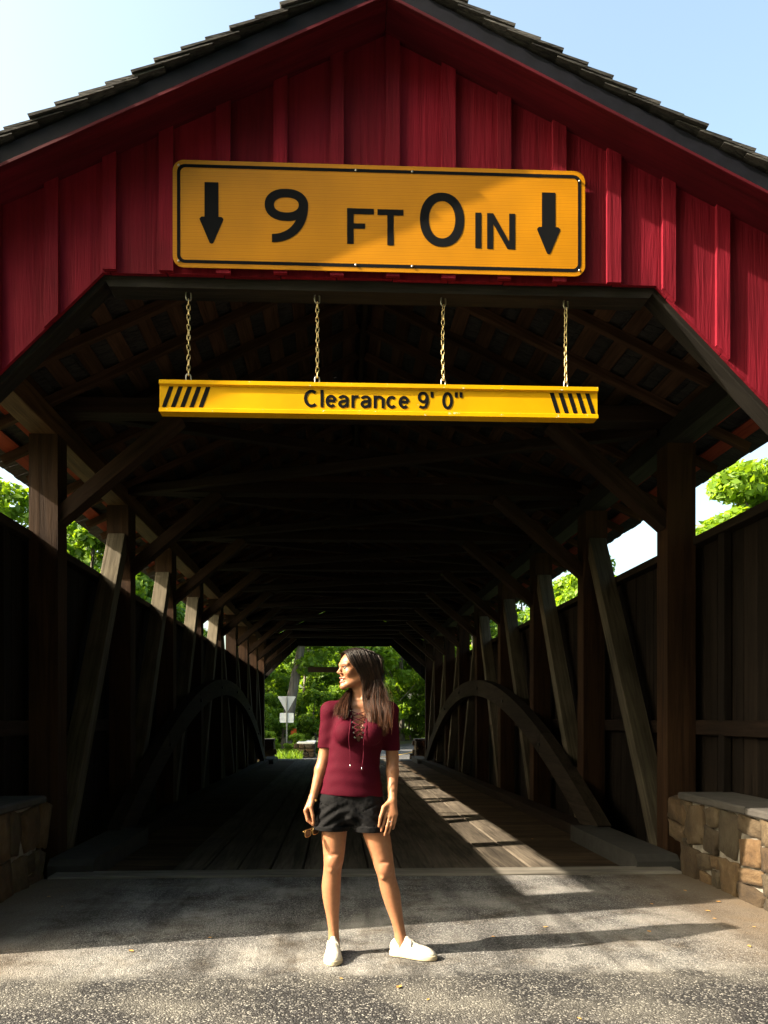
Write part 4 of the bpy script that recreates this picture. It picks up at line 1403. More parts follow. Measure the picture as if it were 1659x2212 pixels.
# ------------------------------------------------------------------ the woman: bodies grown from distance fields
class Field:
    def __init__(s, lo, hi, h):
        s.h = h; s.lo = np.array(lo, float)
        s.n = np.ceil((np.array(hi) - s.lo) / h).astype(int) + 1
        s.a = np.full(s.n, 0.1, np.float32)
    def sub(s, lo, hi):
        i0 = np.clip(np.floor((np.array(lo) - s.lo) / s.h).astype(int), 0, s.n)
        i1 = np.clip(np.ceil((np.array(hi) - s.lo) / s.h).astype(int) + 1, 0, s.n)
        if np.any(i1 <= i0): return None
        sl = tuple(slice(a, b) for a, b in zip(i0, i1))
        g = [(s.lo[k] + s.h * np.arange(i0[k], i1[k])).astype(np.float32) for k in range(3)]
        return sl, g[0][:, None, None], g[1][None, :, None], g[2][None, None, :]
    def put(s, d, sl, k, op='add'):
        a = s.a[sl]
        if op == 'add':
            if k <= 0: s.a[sl] = np.minimum(a, d); return
            t = np.clip(0.5 + 0.5 * (a - d) / k, 0, 1)
            s.a[sl] = a * (1 - t) + d * t - k * t * (1 - t)
        else:
            if k <= 0: s.a[sl] = np.maximum(a, -d); return
            t = np.clip(0.5 - 0.5 * (a + d) / k, 0, 1)
            s.a[sl] = a * (1 - t) - d * t + k * t * (1 - t)
    def cone(s, p, q, r1, r2, k=0.01, op='add', sy=1.0):
        p = np.array(p, np.float32); q = np.array(q, np.float32)
        m = max(r1, r2) + k + 3 * s.h + 0.012
        z = s.sub(np.minimum(p, q) - m, np.maximum(p, q) + m)
        if z is None: return
        sl, X, Y, Z = z
        ba = q - p; L2 = float(ba @ ba) + 1e-12
        t = np.clip(((X - p[0]) * ba[0] + (Y - p[1]) * ba[1] + (Z - p[2]) * ba[2]) / L2, 0, 1)
        d = np.sqrt((X - p[0] - ba[0] * t) ** 2 + ((Y - p[1] - ba[1] * t) / sy) ** 2 + (Z - p[2] - ba[2] * t) ** 2) - (r1 + (r2 - r1) * t)
        s.put(d, sl, k, op)
    def chain(s, pts, rs, k=0.01):
        for i in range(len(pts) - 1): s.cone(pts[i], pts[i + 1], rs[i], rs[i + 1], k)
    def ell(s, c, r, k=0.01, op='add', rot=None):
        c = np.array(c, np.float32); r = np.array(r, np.float32)
        m = r.max() + k + 3 * s.h + 0.012
        z = s.sub(c - m, c + m)
        if z is None: return
        sl, X, Y, Z = z
        X, Y, Z = X - c[0], Y - c[1], Z - c[2]
        if rot is not None:
            Ri = np.array(rot.transposed() if hasattr(rot, 'transposed') else rot, np.float32)
            X, Y, Z = (Ri[0, 0] * X + Ri[0, 1] * Y + Ri[0, 2] * Z, Ri[1, 0] * X + Ri[1, 1] * Y + Ri[1, 2] * Z, Ri[2, 0] * X + Ri[2, 1] * Y + Ri[2, 2] * Z)
        k0 = np.sqrt((X / r[0]) ** 2 + (Y / r[1]) ** 2 + (Z / r[2]) ** 2)
        k1 = np.sqrt((X / r[0] ** 2) ** 2 + (Y / r[1] ** 2) ** 2 + (Z / r[2] ** 2) ** 2) + 1e-6
        s.put(k0 * (k0 - 1) / k1, sl, k, op)
    def loft(s, tab, grow=0.0, k=0.02):
        """rows z,cx,cy,a,b"""
        T = np.array(tab, float); T = T[np.argsort(T[:, 0])]
        D = crom(T, 120)
        lo = [(D[:, 1] - D[:, 3]).min() - 0.05, (D[:, 2] - D[:, 4]).min() - 0.05, T[0, 0] - 0.03]
        hi = [(D[:, 1] + D[:, 3]).max() + 0.05, (D[:, 2] + D[:, 4]).max() + 0.05, T[-1, 0] + 0.03]
        z = s.sub(lo, hi)
        sl, X, Y, Z = z
        zz = Z.ravel()
        f = [np.interp(zz, D[:, 0], D[:, j])[None, None, :].astype(np.float32) for j in range(1, 5)]
        a, b = f[2] + grow, f[3] + grow
        d = (np.sqrt(((X - f[0]) / a) ** 2 + ((Y - f[1]) / b) ** 2) - 1) * np.minimum(a, b)
        d = np.maximum(d, np.maximum(T[0, 0] - Z, Z - T[-1, 0]))
        s.put(d, sl, k)
    def cutfn(s, fn):
        g = [(s.lo[k] + s.h * np.arange(s.n[k])).astype(np.float32) for k in range(3)]
        d = fn(g[0][:, None, None], g[1][None, :, None], g[2][None, None, :])
        s.a = np.maximum(s.a, d.astype(np.float32))
    def front(s, x, z, y0=-0.35):
        i = int(round((x - s.lo[0]) / s.h)); k = int(round((z - s.lo[2]) / s.h))
        col = s.a[i, :, k]
        j = np.argmax(col < 0)
        if col[j] >= 0: return None
        t = col[j - 1] / (col[j - 1] - col[j])
        return s.lo[1] + s.h * (j - 1 + t)
    def mesh(s, name, smooth_it=1):
        A = s.a; h = s.h
        ins = A < 0
        c = [ins[dx:A.shape[0] - 1 + dx, dy:A.shape[1] - 1 + dy, dz:A.shape[2] - 1 + dz] for dx in (0, 1) for dy in (0, 1) for dz in (0, 1)]
        anyi = c[0].copy(); alli = c[0].copy()
        for q in c[1:]:
            anyi |= q; alli &= q
        mix = anyi & ~alli
        I = np.argwhere(mix)
        n = len(I)
        idx = np.full(mix.shape, -1, np.int32)
        idx[I[:, 0], I[:, 1], I[:, 2]] = np.arange(n)
        corners = np.array([(dx, dy, dz) for dx in (0, 1) for dy in (0, 1) for dz in (0, 1)])
        vals = np.stack([A[I[:, 0] + k[0], I[:, 1] + k[1], I[:, 2] + k[2]] for k in corners], 1)
        acc = np.zeros((n, 3)); cnt = np.zeros(n)
        for a in range(8):
            for b in range(a + 1, 8):
                if np.abs(corners[a] - corners[b]).sum() != 1: continue
                va, vb = vals[:, a], vals[:, b]
                cr = (va < 0) != (vb < 0)
                t = np.where(cr, va / np.where(cr, va - vb, 1), 0)
                acc += cr[:, None] * (corners[a] + (corners[b] - corners[a]) * t[:, None]); cnt += cr
        P = s.lo + h * (I + acc / cnt[:, None])
        Q = []
        for ax in range(3):
            sh = [slice(None)] * 3; sh2 = [slice(None)] * 3
            sh[ax] = slice(0, -1); sh2[ax] = slice(1, None)
            e = ins[tuple(sh)] != ins[tuple(sh2)]
            E = np.argwhere(e)
            o1, o2 = [k for k in range(3) if k != ax]
            E = E[(E[:, o1] > 0) & (E[:, o2] > 0) & (E[:, o1] < A.shape[o1] - 1) & (E[:, o2] < A.shape[o2] - 1)]
            def cell(d1, d2):
                F_ = E.copy(); F_[:, o1] -= d1; F_[:, o2] -= d2
                return idx[F_[:, 0], F_[:, 1], F_[:, 2]]
            q = np.stack([cell(1, 1), cell(0, 1), cell(0, 0), cell(1, 0)], 1)
            inside0 = ins[E[:, 0], E[:, 1], E[:, 2]]
            flip = inside0 if ax != 1 else ~inside0
            q[~flip] = q[~flip][:, ::-1]
            Q.append(q)
        Q = np.vstack(Q)
        Q = Q[(Q >= 0).all(1)]
        for _ in range(smooth_it):
            S = np.zeros_like(P); C = np.zeros(n)
            for j in range(4):
                a, b = Q[:, j], Q[:, (j + 1) % 4]
                np.add.at(S, a, P[b]); np.add.at(S, b, P[a]); np.add.at(C, a, 1); np.add.at(C, b, 1)
            P = 0.5 * P + 0.5 * S / np.maximum(C, 1)[:, None]
        me = bpy.data.meshes.new(name)
        me.vertices.add(n); me.vertices.foreach_set('co', P.astype(np.float32).ravel())
        me.loops.add(4 * len(Q)); me.loops.foreach_set('vertex_index', Q.ravel().astype(np.int32))
        me.polygons.add(len(Q)); me.polygons.foreach_set('loop_start', np.arange(0, 4 * len(Q), 4, dtype=np.int32))
        me.polygons.foreach_set('use_smooth', np.ones(len(Q), bool))
        me.update(calc_edges=True)
        return me, P

# materials for her
def skin_mat():
    m, t, b, o = new_mat('skin')
    at = N(t, 'ShaderNodeAttribute', attribute_name='tint')
    tc = N(t, 'ShaderNodeTexCoord')
    no = N(t, 'ShaderNodeTexNoise', i_Scale=45.0, i_Detail=4.0)
    t.links.new(tc.outputs['Object'], no.inputs['Vector'])
    r = ramp(t, [(0.3, (0.88, 0.86, 0.85)), (0.7, (1.08, 1.08, 1.08))], no.outputs['Fac'])
    mx = N(t, 'ShaderNodeMix', data_type='RGBA', blend_type='MULTIPLY'); mx.inputs['Factor'].default_value = 1
    t.links.new(at.outputs['Color'], mx.inputs['A']); t.links.new(r.outputs[0], mx.inputs['B'])
    t.links.new(mx.outputs['Result'], b.inputs['Base Color'])
    b.inputs['Roughness'].default_value = 0.45
    b.inputs['Subsurface Weight'].default_value = 0.10
    b.inputs['Subsurface Radius'].default_value = (0.02, 0.008, 0.004)
    b.inputs['Subsurface Scale'].default_value = 0.12
    b.inputs['Specular IOR Level'].default_value = 0.4
    return m
def cloth_mat(name, col, rib=0.0, rough=0.8, bump=0.25, wrinkle=9.0):
    m, t, b, o = new_mat(name)
    tc = N(t, 'ShaderNodeTexCoord')
    no = N(t, 'ShaderNodeTexNoise', i_Scale=wrinkle, i_Detail=3.0)
    t.links.new(tc.outputs['Object'], no.inputs['Vector'])
    fine = N(t, 'ShaderNodeTexNoise', i_Scale=260.0, i_Detail=2.0)
    t.links.new(tc.outputs['Object'], fine.inputs['Vector'])
    r = ramp(t, [(0.3, sc(col, 0.75)), (0.7, sc(col, 1.2))], fine.outputs['Fac'])
    t.links.new(r.outputs[0], b.inputs['Base Color'])
    b.inputs['Roughness'].default_value = rough
    bu = N(t, 'ShaderNodeBump', i_Strength=bump, i_Distance=0.02)
    t.links.new(no.outputs['Fac'], bu.inputs['Height'])
    last = bu
    if rib:
        sp = N(t, 'ShaderNodeSeparateXYZ'); t.links.new(tc.outputs['Object'], sp.inputs[0])
        mu = N(t, 'ShaderNodeMath', operation='MULTIPLY'); t.links.new(sp.outputs['X'], mu.inputs[0]); mu.inputs[1].default_value = 2 * math.pi / 0.006
        si = N(t, 'ShaderNodeMath', operation='SINE'); t.links.new(mu.outputs[0], si.inputs[0])
        b2 = N(t, 'ShaderNodeBump', i_Strength=rib, i_Distance=0.001)
        t.links.new(si.outputs[0], b2.inputs['Height']); t.links.new(bu.outputs[0], b2.inputs['Normal'])
        last = b2
    t.links.new(last.outputs[0], b.inputs['Normal'])
    b.inputs['Specular IOR Level'].default_value = 0.1
    return m
def hair_mat():
    m, t, b, o = new_mat('brown_hair')
    at = N(t, 'ShaderNodeAttribute', attribute_name='along')
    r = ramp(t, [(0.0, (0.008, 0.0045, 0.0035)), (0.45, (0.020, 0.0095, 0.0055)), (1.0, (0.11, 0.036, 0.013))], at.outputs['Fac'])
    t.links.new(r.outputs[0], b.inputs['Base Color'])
    b.inputs['Roughness'].default_value = 0.42
    b.inputs['Specular IOR Level'].default_value = 0.3
    return m
M['skin'] = skin_mat()
M['shirt'] = cloth_mat('maroon_ribbed_knit', (0.052, 0.0013, 0.0085), rib=0.15, bump=0.12)
M['shorts'] = cloth_mat('black_denim', (0.0055, 0.0055, 0.0065), bump=0.5, wrinkle=22.0)
M['lace'] = cloth_mat('maroon_cord', (0.07, 0.005, 0.015), bump=0.1)
M['shoe'] = cloth_mat('white_canvas', (0.62, 0.58, 0.50), bump=0.15, wrinkle=30, rough=0.7)
M['sole'] = plain('cream_rubber', (0.50, 0.42, 0.29), 0.6, 0, 0.1, 30)
M['lace_white'] = plain('off_white_lace', (0.40, 0.37, 0.32), 0.8)
M['seam'] = plain('grey_stitching', (0.20, 0.18, 0.15), 0.8)
M['hair'] = hair_mat()
M['hair_under'] = plain('dark_under_hair', (0.009, 0.0055, 0.0045), 0.9, 0, 0.4, 60, spec=0.05)
M['eye'] = plain('eye_white', (0.075, 0.062, 0.055), 0.3)
M['iris'] = plain('brown_iris', (0.05, 0.025, 0.012), 0.15)
M['teeth'] = plain('teeth', (0.75, 0.71, 0.66), 0.3)

PX, PY = 0.112, 4.22
person = empty('person', (PX, PY, 0.0), None, -YAW)
tag(person, 'woman in maroon lace-up shirt and black shorts looking left, holding sunglasses', 'person')

# -- shape tables (z, cx, cy, a, b)
TORSO = [(0.78, -0.040, 0.015, 0.168, 0.108), (0.88, -0.038, 0.012, 0.170, 0.106), (0.95, -0.032, 0.006, 0.158, 0.096), (1.02, -0.025, 0.0, 0.143, 0.088), (1.09, -0.018, 0.0, 0.136, 0.085),
         (1.16, -0.008, 0.0, 0.140, 0.088), (1.22, 0.002, 0.002, 0.147, 0.092), (1.28, 0.008, 0.006, 0.150, 0.092), (1.33, 0.012, 0.012, 0.142, 0.080), (1.37, 0.012, 0.018, 0.112, 0.064), (1.40, 0.010, 0.022, 0.070, 0.055)]
LEG_L = [(0.80, -0.112, 0.015, 0.086, 0.090), (0.70, -0.127, 0.010, 0.072, 0.082), (0.64, -0.129, 0.006, 0.066, 0.074), (0.58, -0.129, 0.003, 0.060, 0.064), (0.53, -0.131, 0.0, 0.055, 0.060), (0.48, -0.137, 0.008, 0.050, 0.054),
         (0.43, -0.142, 0.018, 0.051, 0.055), (0.375, -0.146, 0.024, 0.052, 0.058), (0.30, -0.144, 0.026, 0.047, 0.052), (0.22, -0.139, 0.028, 0.036, 0.040), (0.15, -0.134, 0.030, 0.030, 0.034), (0.105, -0.132, 0.030, 0.030, 0.036), (0.05, -0.132, 0.028, 0.034, 0.045)]
LEG_R = [(0.80, 0.060, 0.015, 0.090, 0.092), (0.70, 0.094, 0.006, 0.078, 0.086), (0.62, 0.116, 0.0, 0.070, 0.076), (0.56, 0.131, -0.004, 0.062, 0.066), (0.49, 0.147, -0.008, 0.055, 0.060), (0.43, 0.161, 0.002, 0.050, 0.055),
         (0.355, 0.179, 0.014, 0.053, 0.058), (0.28, 0.196, 0.018, 0.046, 0.050), (0.20, 0.216, 0.018, 0.036, 0.039), (0.14, 0.230, 0.016, 0.032, 0.034), (0.105, 0.236, 0.014, 0.033, 0.036), (0.05, 0.242, 0.008, 0.036, 0.042)]
SH_L, SH_R = (-0.150, 0.012, 1.345), (0.172, 0.012, 1.345)
EL_L, EL_R = (-0.182, 0.030, 1.10), (0.192, 0.030, 1.09)
WR_L, WR_R = (-0.240, -0.020, 0.880), (0.190, -0.072, 0.868)
HEAD_C = Vector((-0.012, 0.004, 1.578))
HR = Matrix.Rotation(R(-66), 3, 'Z') @ Matrix.Rotation(R(3), 3, 'X')
def hp(x, y, z):
    return tuple(HEAD_C + HR @ Vector((x, y, z)))

def torso_into(f, g, k=0.02, bust=True):
    f.loft(TORSO, g, k)
    if bust:
        for sx in (-1, 1):
            f.ell((0.006 + sx * 0.067, -0.082, 1.228), (0.060 + g, 0.056 + g, 0.062 + g), 0.022)
    for sh, sx in ((SH_L, -1), (SH_R, 1)):
        f.cone((0.012 + sx * 0.05, 0.020, 1.378), sh, 0.036 + g, 0.044 + g, 0.03)

body = Field((-0.36, -0.24, 0.02), (0.34, 0.17, 1.72), 0.0037)
torso_into(body, -0.007)
body.loft(LEG_L, 0, 0.03); body.loft(LEG_R, 0, 0.03)
# knees and shins
for (x, z, y) in ((-0.128, 0.528, -0.046), (0.151, 0.488, -0.054)):
    body.ell((x, y, z), (0.030, 0.022, 0.034), 0.02)
    body.ell((x - 0.012, y + 0.004, z - 0.045), (0.014, 0.014, 0.014), 0.012)
    body.ell((x + 0.002, y - 0.017, z + 0.040), (0.020, 0.005, 0.004), 0.014, 'sub')
# arms
for sh, el, wr in ((SH_L, EL_L, WR_L), (SH_R, EL_R, WR_R)):
    body.cone(sh, el, 0.041, 0.034, 0.02)
    e, w = Vector(el), Vector(wr)
    m1 = e.lerp(w, 0.35)
    body.cone(e, m1, 0.033, 0.034, 0.012)
    body.cone(m1, w, 0.034, 0.022, 0.012)
# neck
body.cone((0.012, 0.030, 1.36), hp(0, 0.020, -0.075), 0.052, 0.047, 0.03)
body.cone((0.045, -0.030, 1.375), hp(0.045, 0.03, -0.06), 0.014, 0.016, 0.02)      # the neck muscle that stands out
body.cone((0.02, -0.028, 1.372), (0.15, -0.01, 1.372), 0.012, 0.012, 0.02)          # collar bones
body.cone((0.0, -0.028, 1.372), (-0.12, -0.01, 1.372), 0.012, 0.012, 0.02)
# head (face towards local -y)
def he(c, r, k=0.012, op='add', tilt=0):
    rm = HR if not tilt else HR @ Matrix.Rotation(tilt, 3, 'X')
    body.ell(hp(*c), r, k, op, rm)
def hcone(p, q, r1, r2, k=0.006, op='add'):
    body.cone(hp(*p), hp(*q), r1, r2, k, op)
he((0, 0.018, 0.028), (0.070, 0.088, 0.078), 0.02)
he((0, -0.020, 0.022), (0.061, 0.066, 0.062), 0.02)
he((0, -0.018, -0.040), (0.055, 0.062, 0.060), 0.025)
for sx in (-1, 1):
    hcone((sx * 0.052, 0.012, -0.052), (sx * 0.016, -0.070, -0.092), 0.016, 0.015, 0.022)   # jaw line
    he((sx * 0.038, -0.056, -0.018), (0.024, 0.022, 0.022), 0.018)                             # cheek
    hcone((sx * 0.046, -0.066, 0.026), (sx * 0.012, -0.084, 0.024), 0.0085, 0.0085, 0.014)     # brow
    he((sx * 0.031, -0.088, 0.006), (0.017, 0.014, 0.0085), 0.007, 'sub')                      # eye socket
    hcone((sx * 0.046, -0.064, 0.0095), (sx * 0.030, -0.0785, 0.0135), 0.0042, 0.0042, 0.003)  # lids
    hcone((sx * 0.030, -0.0785, 0.0135), (sx * 0.017, -0.078, 0.0090), 0.0042, 0.0040, 0.003)
    hcone((sx * 0.045, -0.064, 0.0010), (sx * 0.019, -0.078, -0.0015), 0.0036, 0.0036, 0.003)
    he((sx * 0.010, -0.092, -0.0225), (0.0080, 0.0095, 0.0065), 0.006)                           # nostril wing
    he((sx * 0.072, 0.012, -0.004), (0.007, 0.017, 0.030), 0.006)                              # ear
he((0, -0.082, -0.094), (0.018, 0.014, 0.015), 0.016)
hcone((0, -0.079, 0.018), (0, -0.098, -0.015), 0.0070, 0.0085, 0.010)
he((0, -0.1035, -0.0165), (0.0080, 0.0075, 0.0068), 0.006)
hcone((-0.019, -0.078, -0.050), (0, -0.0905, -0.0485), 0.0045, 0.0062, 0.006)
hcone((0.019, -0.078, -0.050), (0, -0.0905, -0.0485), 0.0045, 0.0062, 0.006)
hcone((-0.016, -0.078, -0.0665), (0, -0.088, -0.070), 0.005, 0.0078, 0.006)
hcone((0.016, -0.078, -0.0665), (0, -0.088, -0.070), 0.005, 0.0078, 0.006)
hcone((-0.021, -0.080, -0.058), (0.021, -0.080, -0.058), 0.0030, 0.0030, 0.003, 'sub')
hcone((-0.012, -0.090, -0.0585), (0.012, -0.090, -0.0585), 0.0036, 0.0036, 0.003, 'sub')
# hands: palm, four fingers, thumb
def hand(wr, knuckles, tips_mid, tips, thumb, r=0.0085):
    w = Vector(wr)
    kc = sum((Vector(k) for k in knuckles), Vector()) / 4
    for k_ in knuckles:
        body.cone(w.lerp(Vector(k_), 0.12), k_, 0.017, 0.0115, 0.012)
    for k_, m_, t_ in zip(knuckles, tips_mid, tips):
        body.cone(k_, m_, r + 0.001, r, 0.003)
        body.cone(m_, t_, r, r * 0.78, 0.003)
    body.cone(w.lerp(Vector(thumb[0]), 0.3), thumb[0], 0.016, 0.013, 0.01)
    body.cone(thumb[0], thumb[1], 0.012, 0.0095, 0.004)
    body.cone(thumb[1], thumb[2], 0.0095, 0.0075, 0.003)
# her left hand (right in the picture): back of the hand towards us, fingers hanging
hand(WR_R, [(0.152, -0.094, 0.786), (0.173, -0.098, 0.780), (0.192, -0.096, 0.784), (0.209, -0.090, 0.792)],
     [(0.140, -0.100, 0.738), (0.160, -0.106, 0.728), (0.180, -0.102, 0.732), (0.200, -0.094, 0.748)],
     [(0.128, -0.092, 0.700), (0.147, -0.096, 0.680), (0.168, -0.092, 0.688), (0.192, -0.084, 0.712)],
     [(0.142, -0.098, 0.828), (0.124, -0.108, 0.775), (0.116, -0.108, 0.728)])
# her right hand (left in the picture): seen from the thumb side, curled round the glasses
hand(WR_L, [(-0.282, -0.050, 0.806), (-0.284, -0.028, 0.800), (-0.282, -0.006, 0.802), (-0.276, 0.014, 0.808)],
     [(-0.270, -0.054, 0.758), (-0.272, -0.032, 0.750), (-0.270, -0.010, 0.752), (-0.266, 0.010, 0.762)],
     [(-0.240, -0.052, 0.728), (-0.240, -0.030, 0.722), (-0.240, -0.010, 0.724), (-0.240, 0.008, 0.738)],
     [(-0.252, -0.058, 0.828), (-0.240, -0.066, 0.778), (-0.236, -0.058, 0.738)])
bme, bP = body.mesh('body', 2)
# skin tint: lips, brows, cheeks, nails
HRi = HR.inverted()
L = (bP - np.array(HEAD_C)) @ np.array(HR)          # to head space
base = np.array([0.32, 0.143, 0.074])
tint = np.tile(base, (len(bP), 1))
def blob(c, r, col, amt=1.0, sym=True):
    for sx in ((-1, 1) if sym else (1,)):
        d = np.sqrt((((L - np.array([c[0] * sx, c[1], c[2]])) / np.array(r)) ** 2).sum(1))
        w = np.clip((1.25 - d) / 0.5, 0, 1)[:, None] * amt
        tint[:] = tint * (1 - w) + np.array(col) * w
blob((0, -0.09, -0.049), (0.020, 0.02, 0.0055), (0.30, 0.07, 0.06), 0.9, False)
blob((0, -0.09, -0.069), (0.017, 0.02, 0.0075), (0.32, 0.08, 0.065), 0.9, False)
blob((0.031, -0.080, 0.0285), (0.018, 0.03, 0.0052), (0.022, 0.011, 0.008), 0.95)
blob((0.042, -0.060, -0.022), (0.022, 0.03, 0.018), (0.40, 0.14, 0.085), 0.35)
blob((0.033, -0.075, 0.0120), (0.019, 0.018, 0.0052), (0.018, 0.009, 0.007), 0.95)
blob((0.033, -0.074, -0.001), (0.014, 0.012, 0.0030), (0.10, 0.04, 0.025), 0.5)
for z0, x0, y0 in ((0.50, 0.15, -0.06), (0.53, -0.13, -0.05)):
    d = np.sqrt((((bP - np.array([x0, y0, z0])) / np.array([0.035, 0.03, 0.05])) ** 2).sum(1)); w = np.clip(1.2 - d, 0, 1)[:, None] * 0.3
    tint[:] = tint * (1 - w) + np.array([0.32, 0.11, 0.07]) * w
ca = bme.color_attributes.new('tint', 'FLOAT_COLOR', 'POINT')
ca.data.foreach_set('color', np.hstack([tint, np.ones((len(tint), 1))]).astype(np.float32).ravel())
link('body', bme, M['skin'], person)
def ball(name, c, r, mat, parent=person, seg=12):
    bm = bmesh.new(); bmesh.ops.create_uvsphere(bm, u_segments=seg, v_segments=8, radius=1.0)
    for v in bm.verts: v.co = Vector(c) + HR @ Vector((v.co.x * r[0], v.co.y * r[1], v.co.z * r[2]))
    me = bpy.data.meshes.new(name); bm.to_mesh(me); bm.free()
    me.polygons.foreach_set('use_smooth', np.ones(len(me.polygons), bool))
    return link(name, me, mat, parent)
for sx in (-1, 1):
    e = ball('eye', hp(sx * 0.031, -0.0700, 0.006), (0.0120, 0.0105, 0.0085), M['eye'])
    ball('iris', hp(sx * 0.0305, -0.0780, 0.0062), (0.0068, 0.0036, 0.0066), M['iris'], e)
ball('teeth', hp(0, -0.0835, -0.0585), (0.016, 0.005, 0.0034), M['teeth'])

# shirt
shirt = Field((-0.27, -0.20, 0.84), (0.28, 0.15, 1.43), 0.0035)
torso_into(shirt, 0.006)
shirt.cone(SH_L, EL_L, 0.050, 0.044, 0.025); shirt.cone(SH_R, EL_R, 0.050, 0.045, 0.025)
sn = lambda X, Y, Z: (0.0020 * np.sin(X * 30 + Z * 62) * np.sin(Z * 31 - X * 22 + Y * 20) * np.clip((1.14 - Z) / 0.1, 0, 1) + 0.0007 * np.sin(Z * 95 + np.abs(X) * 60) * np.clip((np.abs(X) - 0.11) / 0.03, 0, 1))
g = [(shirt.lo[k] + shirt.h * np.arange(shirt.n[k])).astype(np.float32) for k in range(3)]
shirt.a += sn(g[0][:, None, None], g[1][None, :, None], g[2][None, None, :]).astype(np.float32)
def shirt_cut(X, Y, Z):
    hem = (0.885 - 0.05 * (X + 0.04)) - Z + 0 * Y
    d = hem
    T = crom(np.array(TORSO), 80)
    zz = Z.ravel()
    cxz, az = np.interp(zz, T[:, 0], T[:, 1]), np.interp(zz, T[:, 0], T[:, 3])
    for sx in (-1, 1):
        edge = (cxz + sx * (az + 0.006))[None, None, :]
        zc = 1.142 if sx < 0 else 1.128
        d = np.maximum(d, np.minimum(np.minimum(zc - Z, (X - edge) * sx), Z - 1.03) + 0 * Y)
    # neck opening: round collar and a laced slit
    r = np.sqrt((X - 0.008) ** 2 + ((Y - 0.02) / 0.95) ** 2)
    collar = np.minimum(0.077 - r, Z - 1.345 - 0.0 * X + 0.35 * (Y + 0.0))
    d = np.maximum(d, collar)
    wv = np.interp(Z.ravel(), [1.17, 1.20, 1.36], [0.0, 0.012, 0.040])[None, None, :]
    slit = np.minimum(wv - np.abs(X - 0.006), np.minimum(-0.045 - Y, Z - 1.18))
    d = np.maximum(d, slit)
    return d
full_shirt = shirt.a.copy()
shirt.cutfn(shirt_cut)
sme, sP = shirt.mesh('shirt', 2)
sh_o = link('shirt', sme, M['shirt'], person)
probe = Field((-0.27, -0.20, 0.84), (0.28, 0.15, 1.43), 0.0035); probe.a = full_shirt
def fy(x, z, off=0.003):
    y = probe.front(x, z)
    return (x, (y if y is not None else -0.1) - off, z)
def lw(z): return float(np.interp(z, [1.17, 1.20, 1.36], [0.006, 0.018, 0.046]))
zs_ = [1.345, 1.315, 1.285, 1.257, 1.230, 1.205]
mb = MB()
for i, z in enumerate(zs_):
    for sx in (-1, 1):
        p = fy(0.006 + sx * lw(z), z, 0.002)
        o = MB(); o.tube([(p[0], p[1] + 0.002, p[2]), (p[0], p[1] - 0.003, p[2])], 0.0052, 8)
        o.build('eyelet', M['silver'], sh_o)
        if i < len(zs_) - 1:
            q = fy(0.006 - sx * lw(zs_[i + 1]), zs_[i + 1], 0.004)
            mid = fy(0.006, (z + zs_[i + 1]) / 2, 0.005)
            mid = (mid[0], min(mid[1], (p[1] + q[1]) / 2 - 0.004), mid[2])
            mb.tube([Vector((p[0], p[1] - 0.002, p[2])), Vector(mid), Vector(q)], 0.0024, 6)
mb.build('lacing', M['lace'], sh_o, smooth=True)
for x0, x1, zb in ((-0.040, -0.040, 1.060), (0.050, 0.022, 1.045)):
    pts = []
    for t in np.linspace(0, 1, 12):
        z = 1.345 + (zb - 1.345) * t
        xx = x0 + (x1 - x0) * t ** 1.5 + 0.004 * math.sin(t * 9)
        p = fy(xx, z, 0.006)
        pts.append(Vector(p))
    # hang straight below the bust
    ymin = min(p.y for p in pts)
    yy = None
    for p in pts:
        if p.z < 1.235: p.y = min(p.y, ymin * (0.55) + p.y * 0.45)
    tube('lace_end', pts, 0.0026, M['lace'], sh_o, 6)
    tube('lace_tip', [pts[-1], pts[-1] + Vector((0, 0, -0.014))], 0.0032, M['silver'], sh_o, 6)

# shorts
sf = Field((-0.29, -0.18, 0.66), (0.22, 0.17, 0.96), 0.0035)
sf.loft(TORSO, -0.004, 0.02)
SL_ = [(0.92, -0.105, 0.015, 0.070, 0.080), (0.87, -0.118, 0.014, 0.088, 0.096), (0.80, -0.128, 0.012, 0.094, 0.104), (0.74, -0.142, 0.010, 0.094, 0.102), (0.68, -0.150, 0.008, 0.095, 0.100)]
SR_ = [(0.92, 0.025, 0.015, 0.070, 0.080), (0.87, 0.045, 0.014, 0.088, 0.096), (0.80, 0.062, 0.012, 0.098, 0.106), (0.74, 0.068, 0.008, 0.098, 0.106), (0.67, 0.074, 0.004, 0.098, 0.104)]
sf.ell((-0.034, 0.004, 0.775), (0.062, 0.098, 0.062), 0.03)
sf.loft(SL_, 0, 0.03); sf.loft(SR_, 0, 0.03)
g = [(sf.lo[k] + sf.h * np.arange(sf.n[k])).astype(np.float32) for k in range(3)]
X, Y, Z = g[0][:, None, None], g[1][None, :, None], g[2][None, None, :]
wr_ = 0.0040 * np.sin((Z * 115 + np.abs(X + 0.04) * 55 + 2 * np.sin(X * 18))) * np.clip((0.86 - Z) / 0.05, 0, 1) * np.clip((Z - 0.715) / 0.01, 0, 1)
cuff = -0.005 * ((Z < 0.722 + 0.0) & (Z > 0.0))
pocket = 0.003 * np.exp(-((Z - (0.83 + 0.5 * (np.abs(X + 0.04) - 0.12))) / 0.006) ** 2) * (np.abs(X + 0.04) > 0.07)
sf.a += (wr_ + cuff + pocket).astype(np.float32)
def shorts_cut(X, Y, Z):
    d = np.where(X < -0.040, 0.700 - 0.05 * (X + 0.24), 0.690 + 0 * X) - Z + 0 * Y
    d = np.maximum(d, Z - 0.935)
    # gap between the legs
    gap = np.minimum(0.004 + (0.715 - Z) * 0.45 - np.abs(X + 0.036), 0.715 - Z)
    return np.maximum(d, gap)
sf.cutfn(shorts_cut)
shme, _ = sf.mesh('shorts', 2)
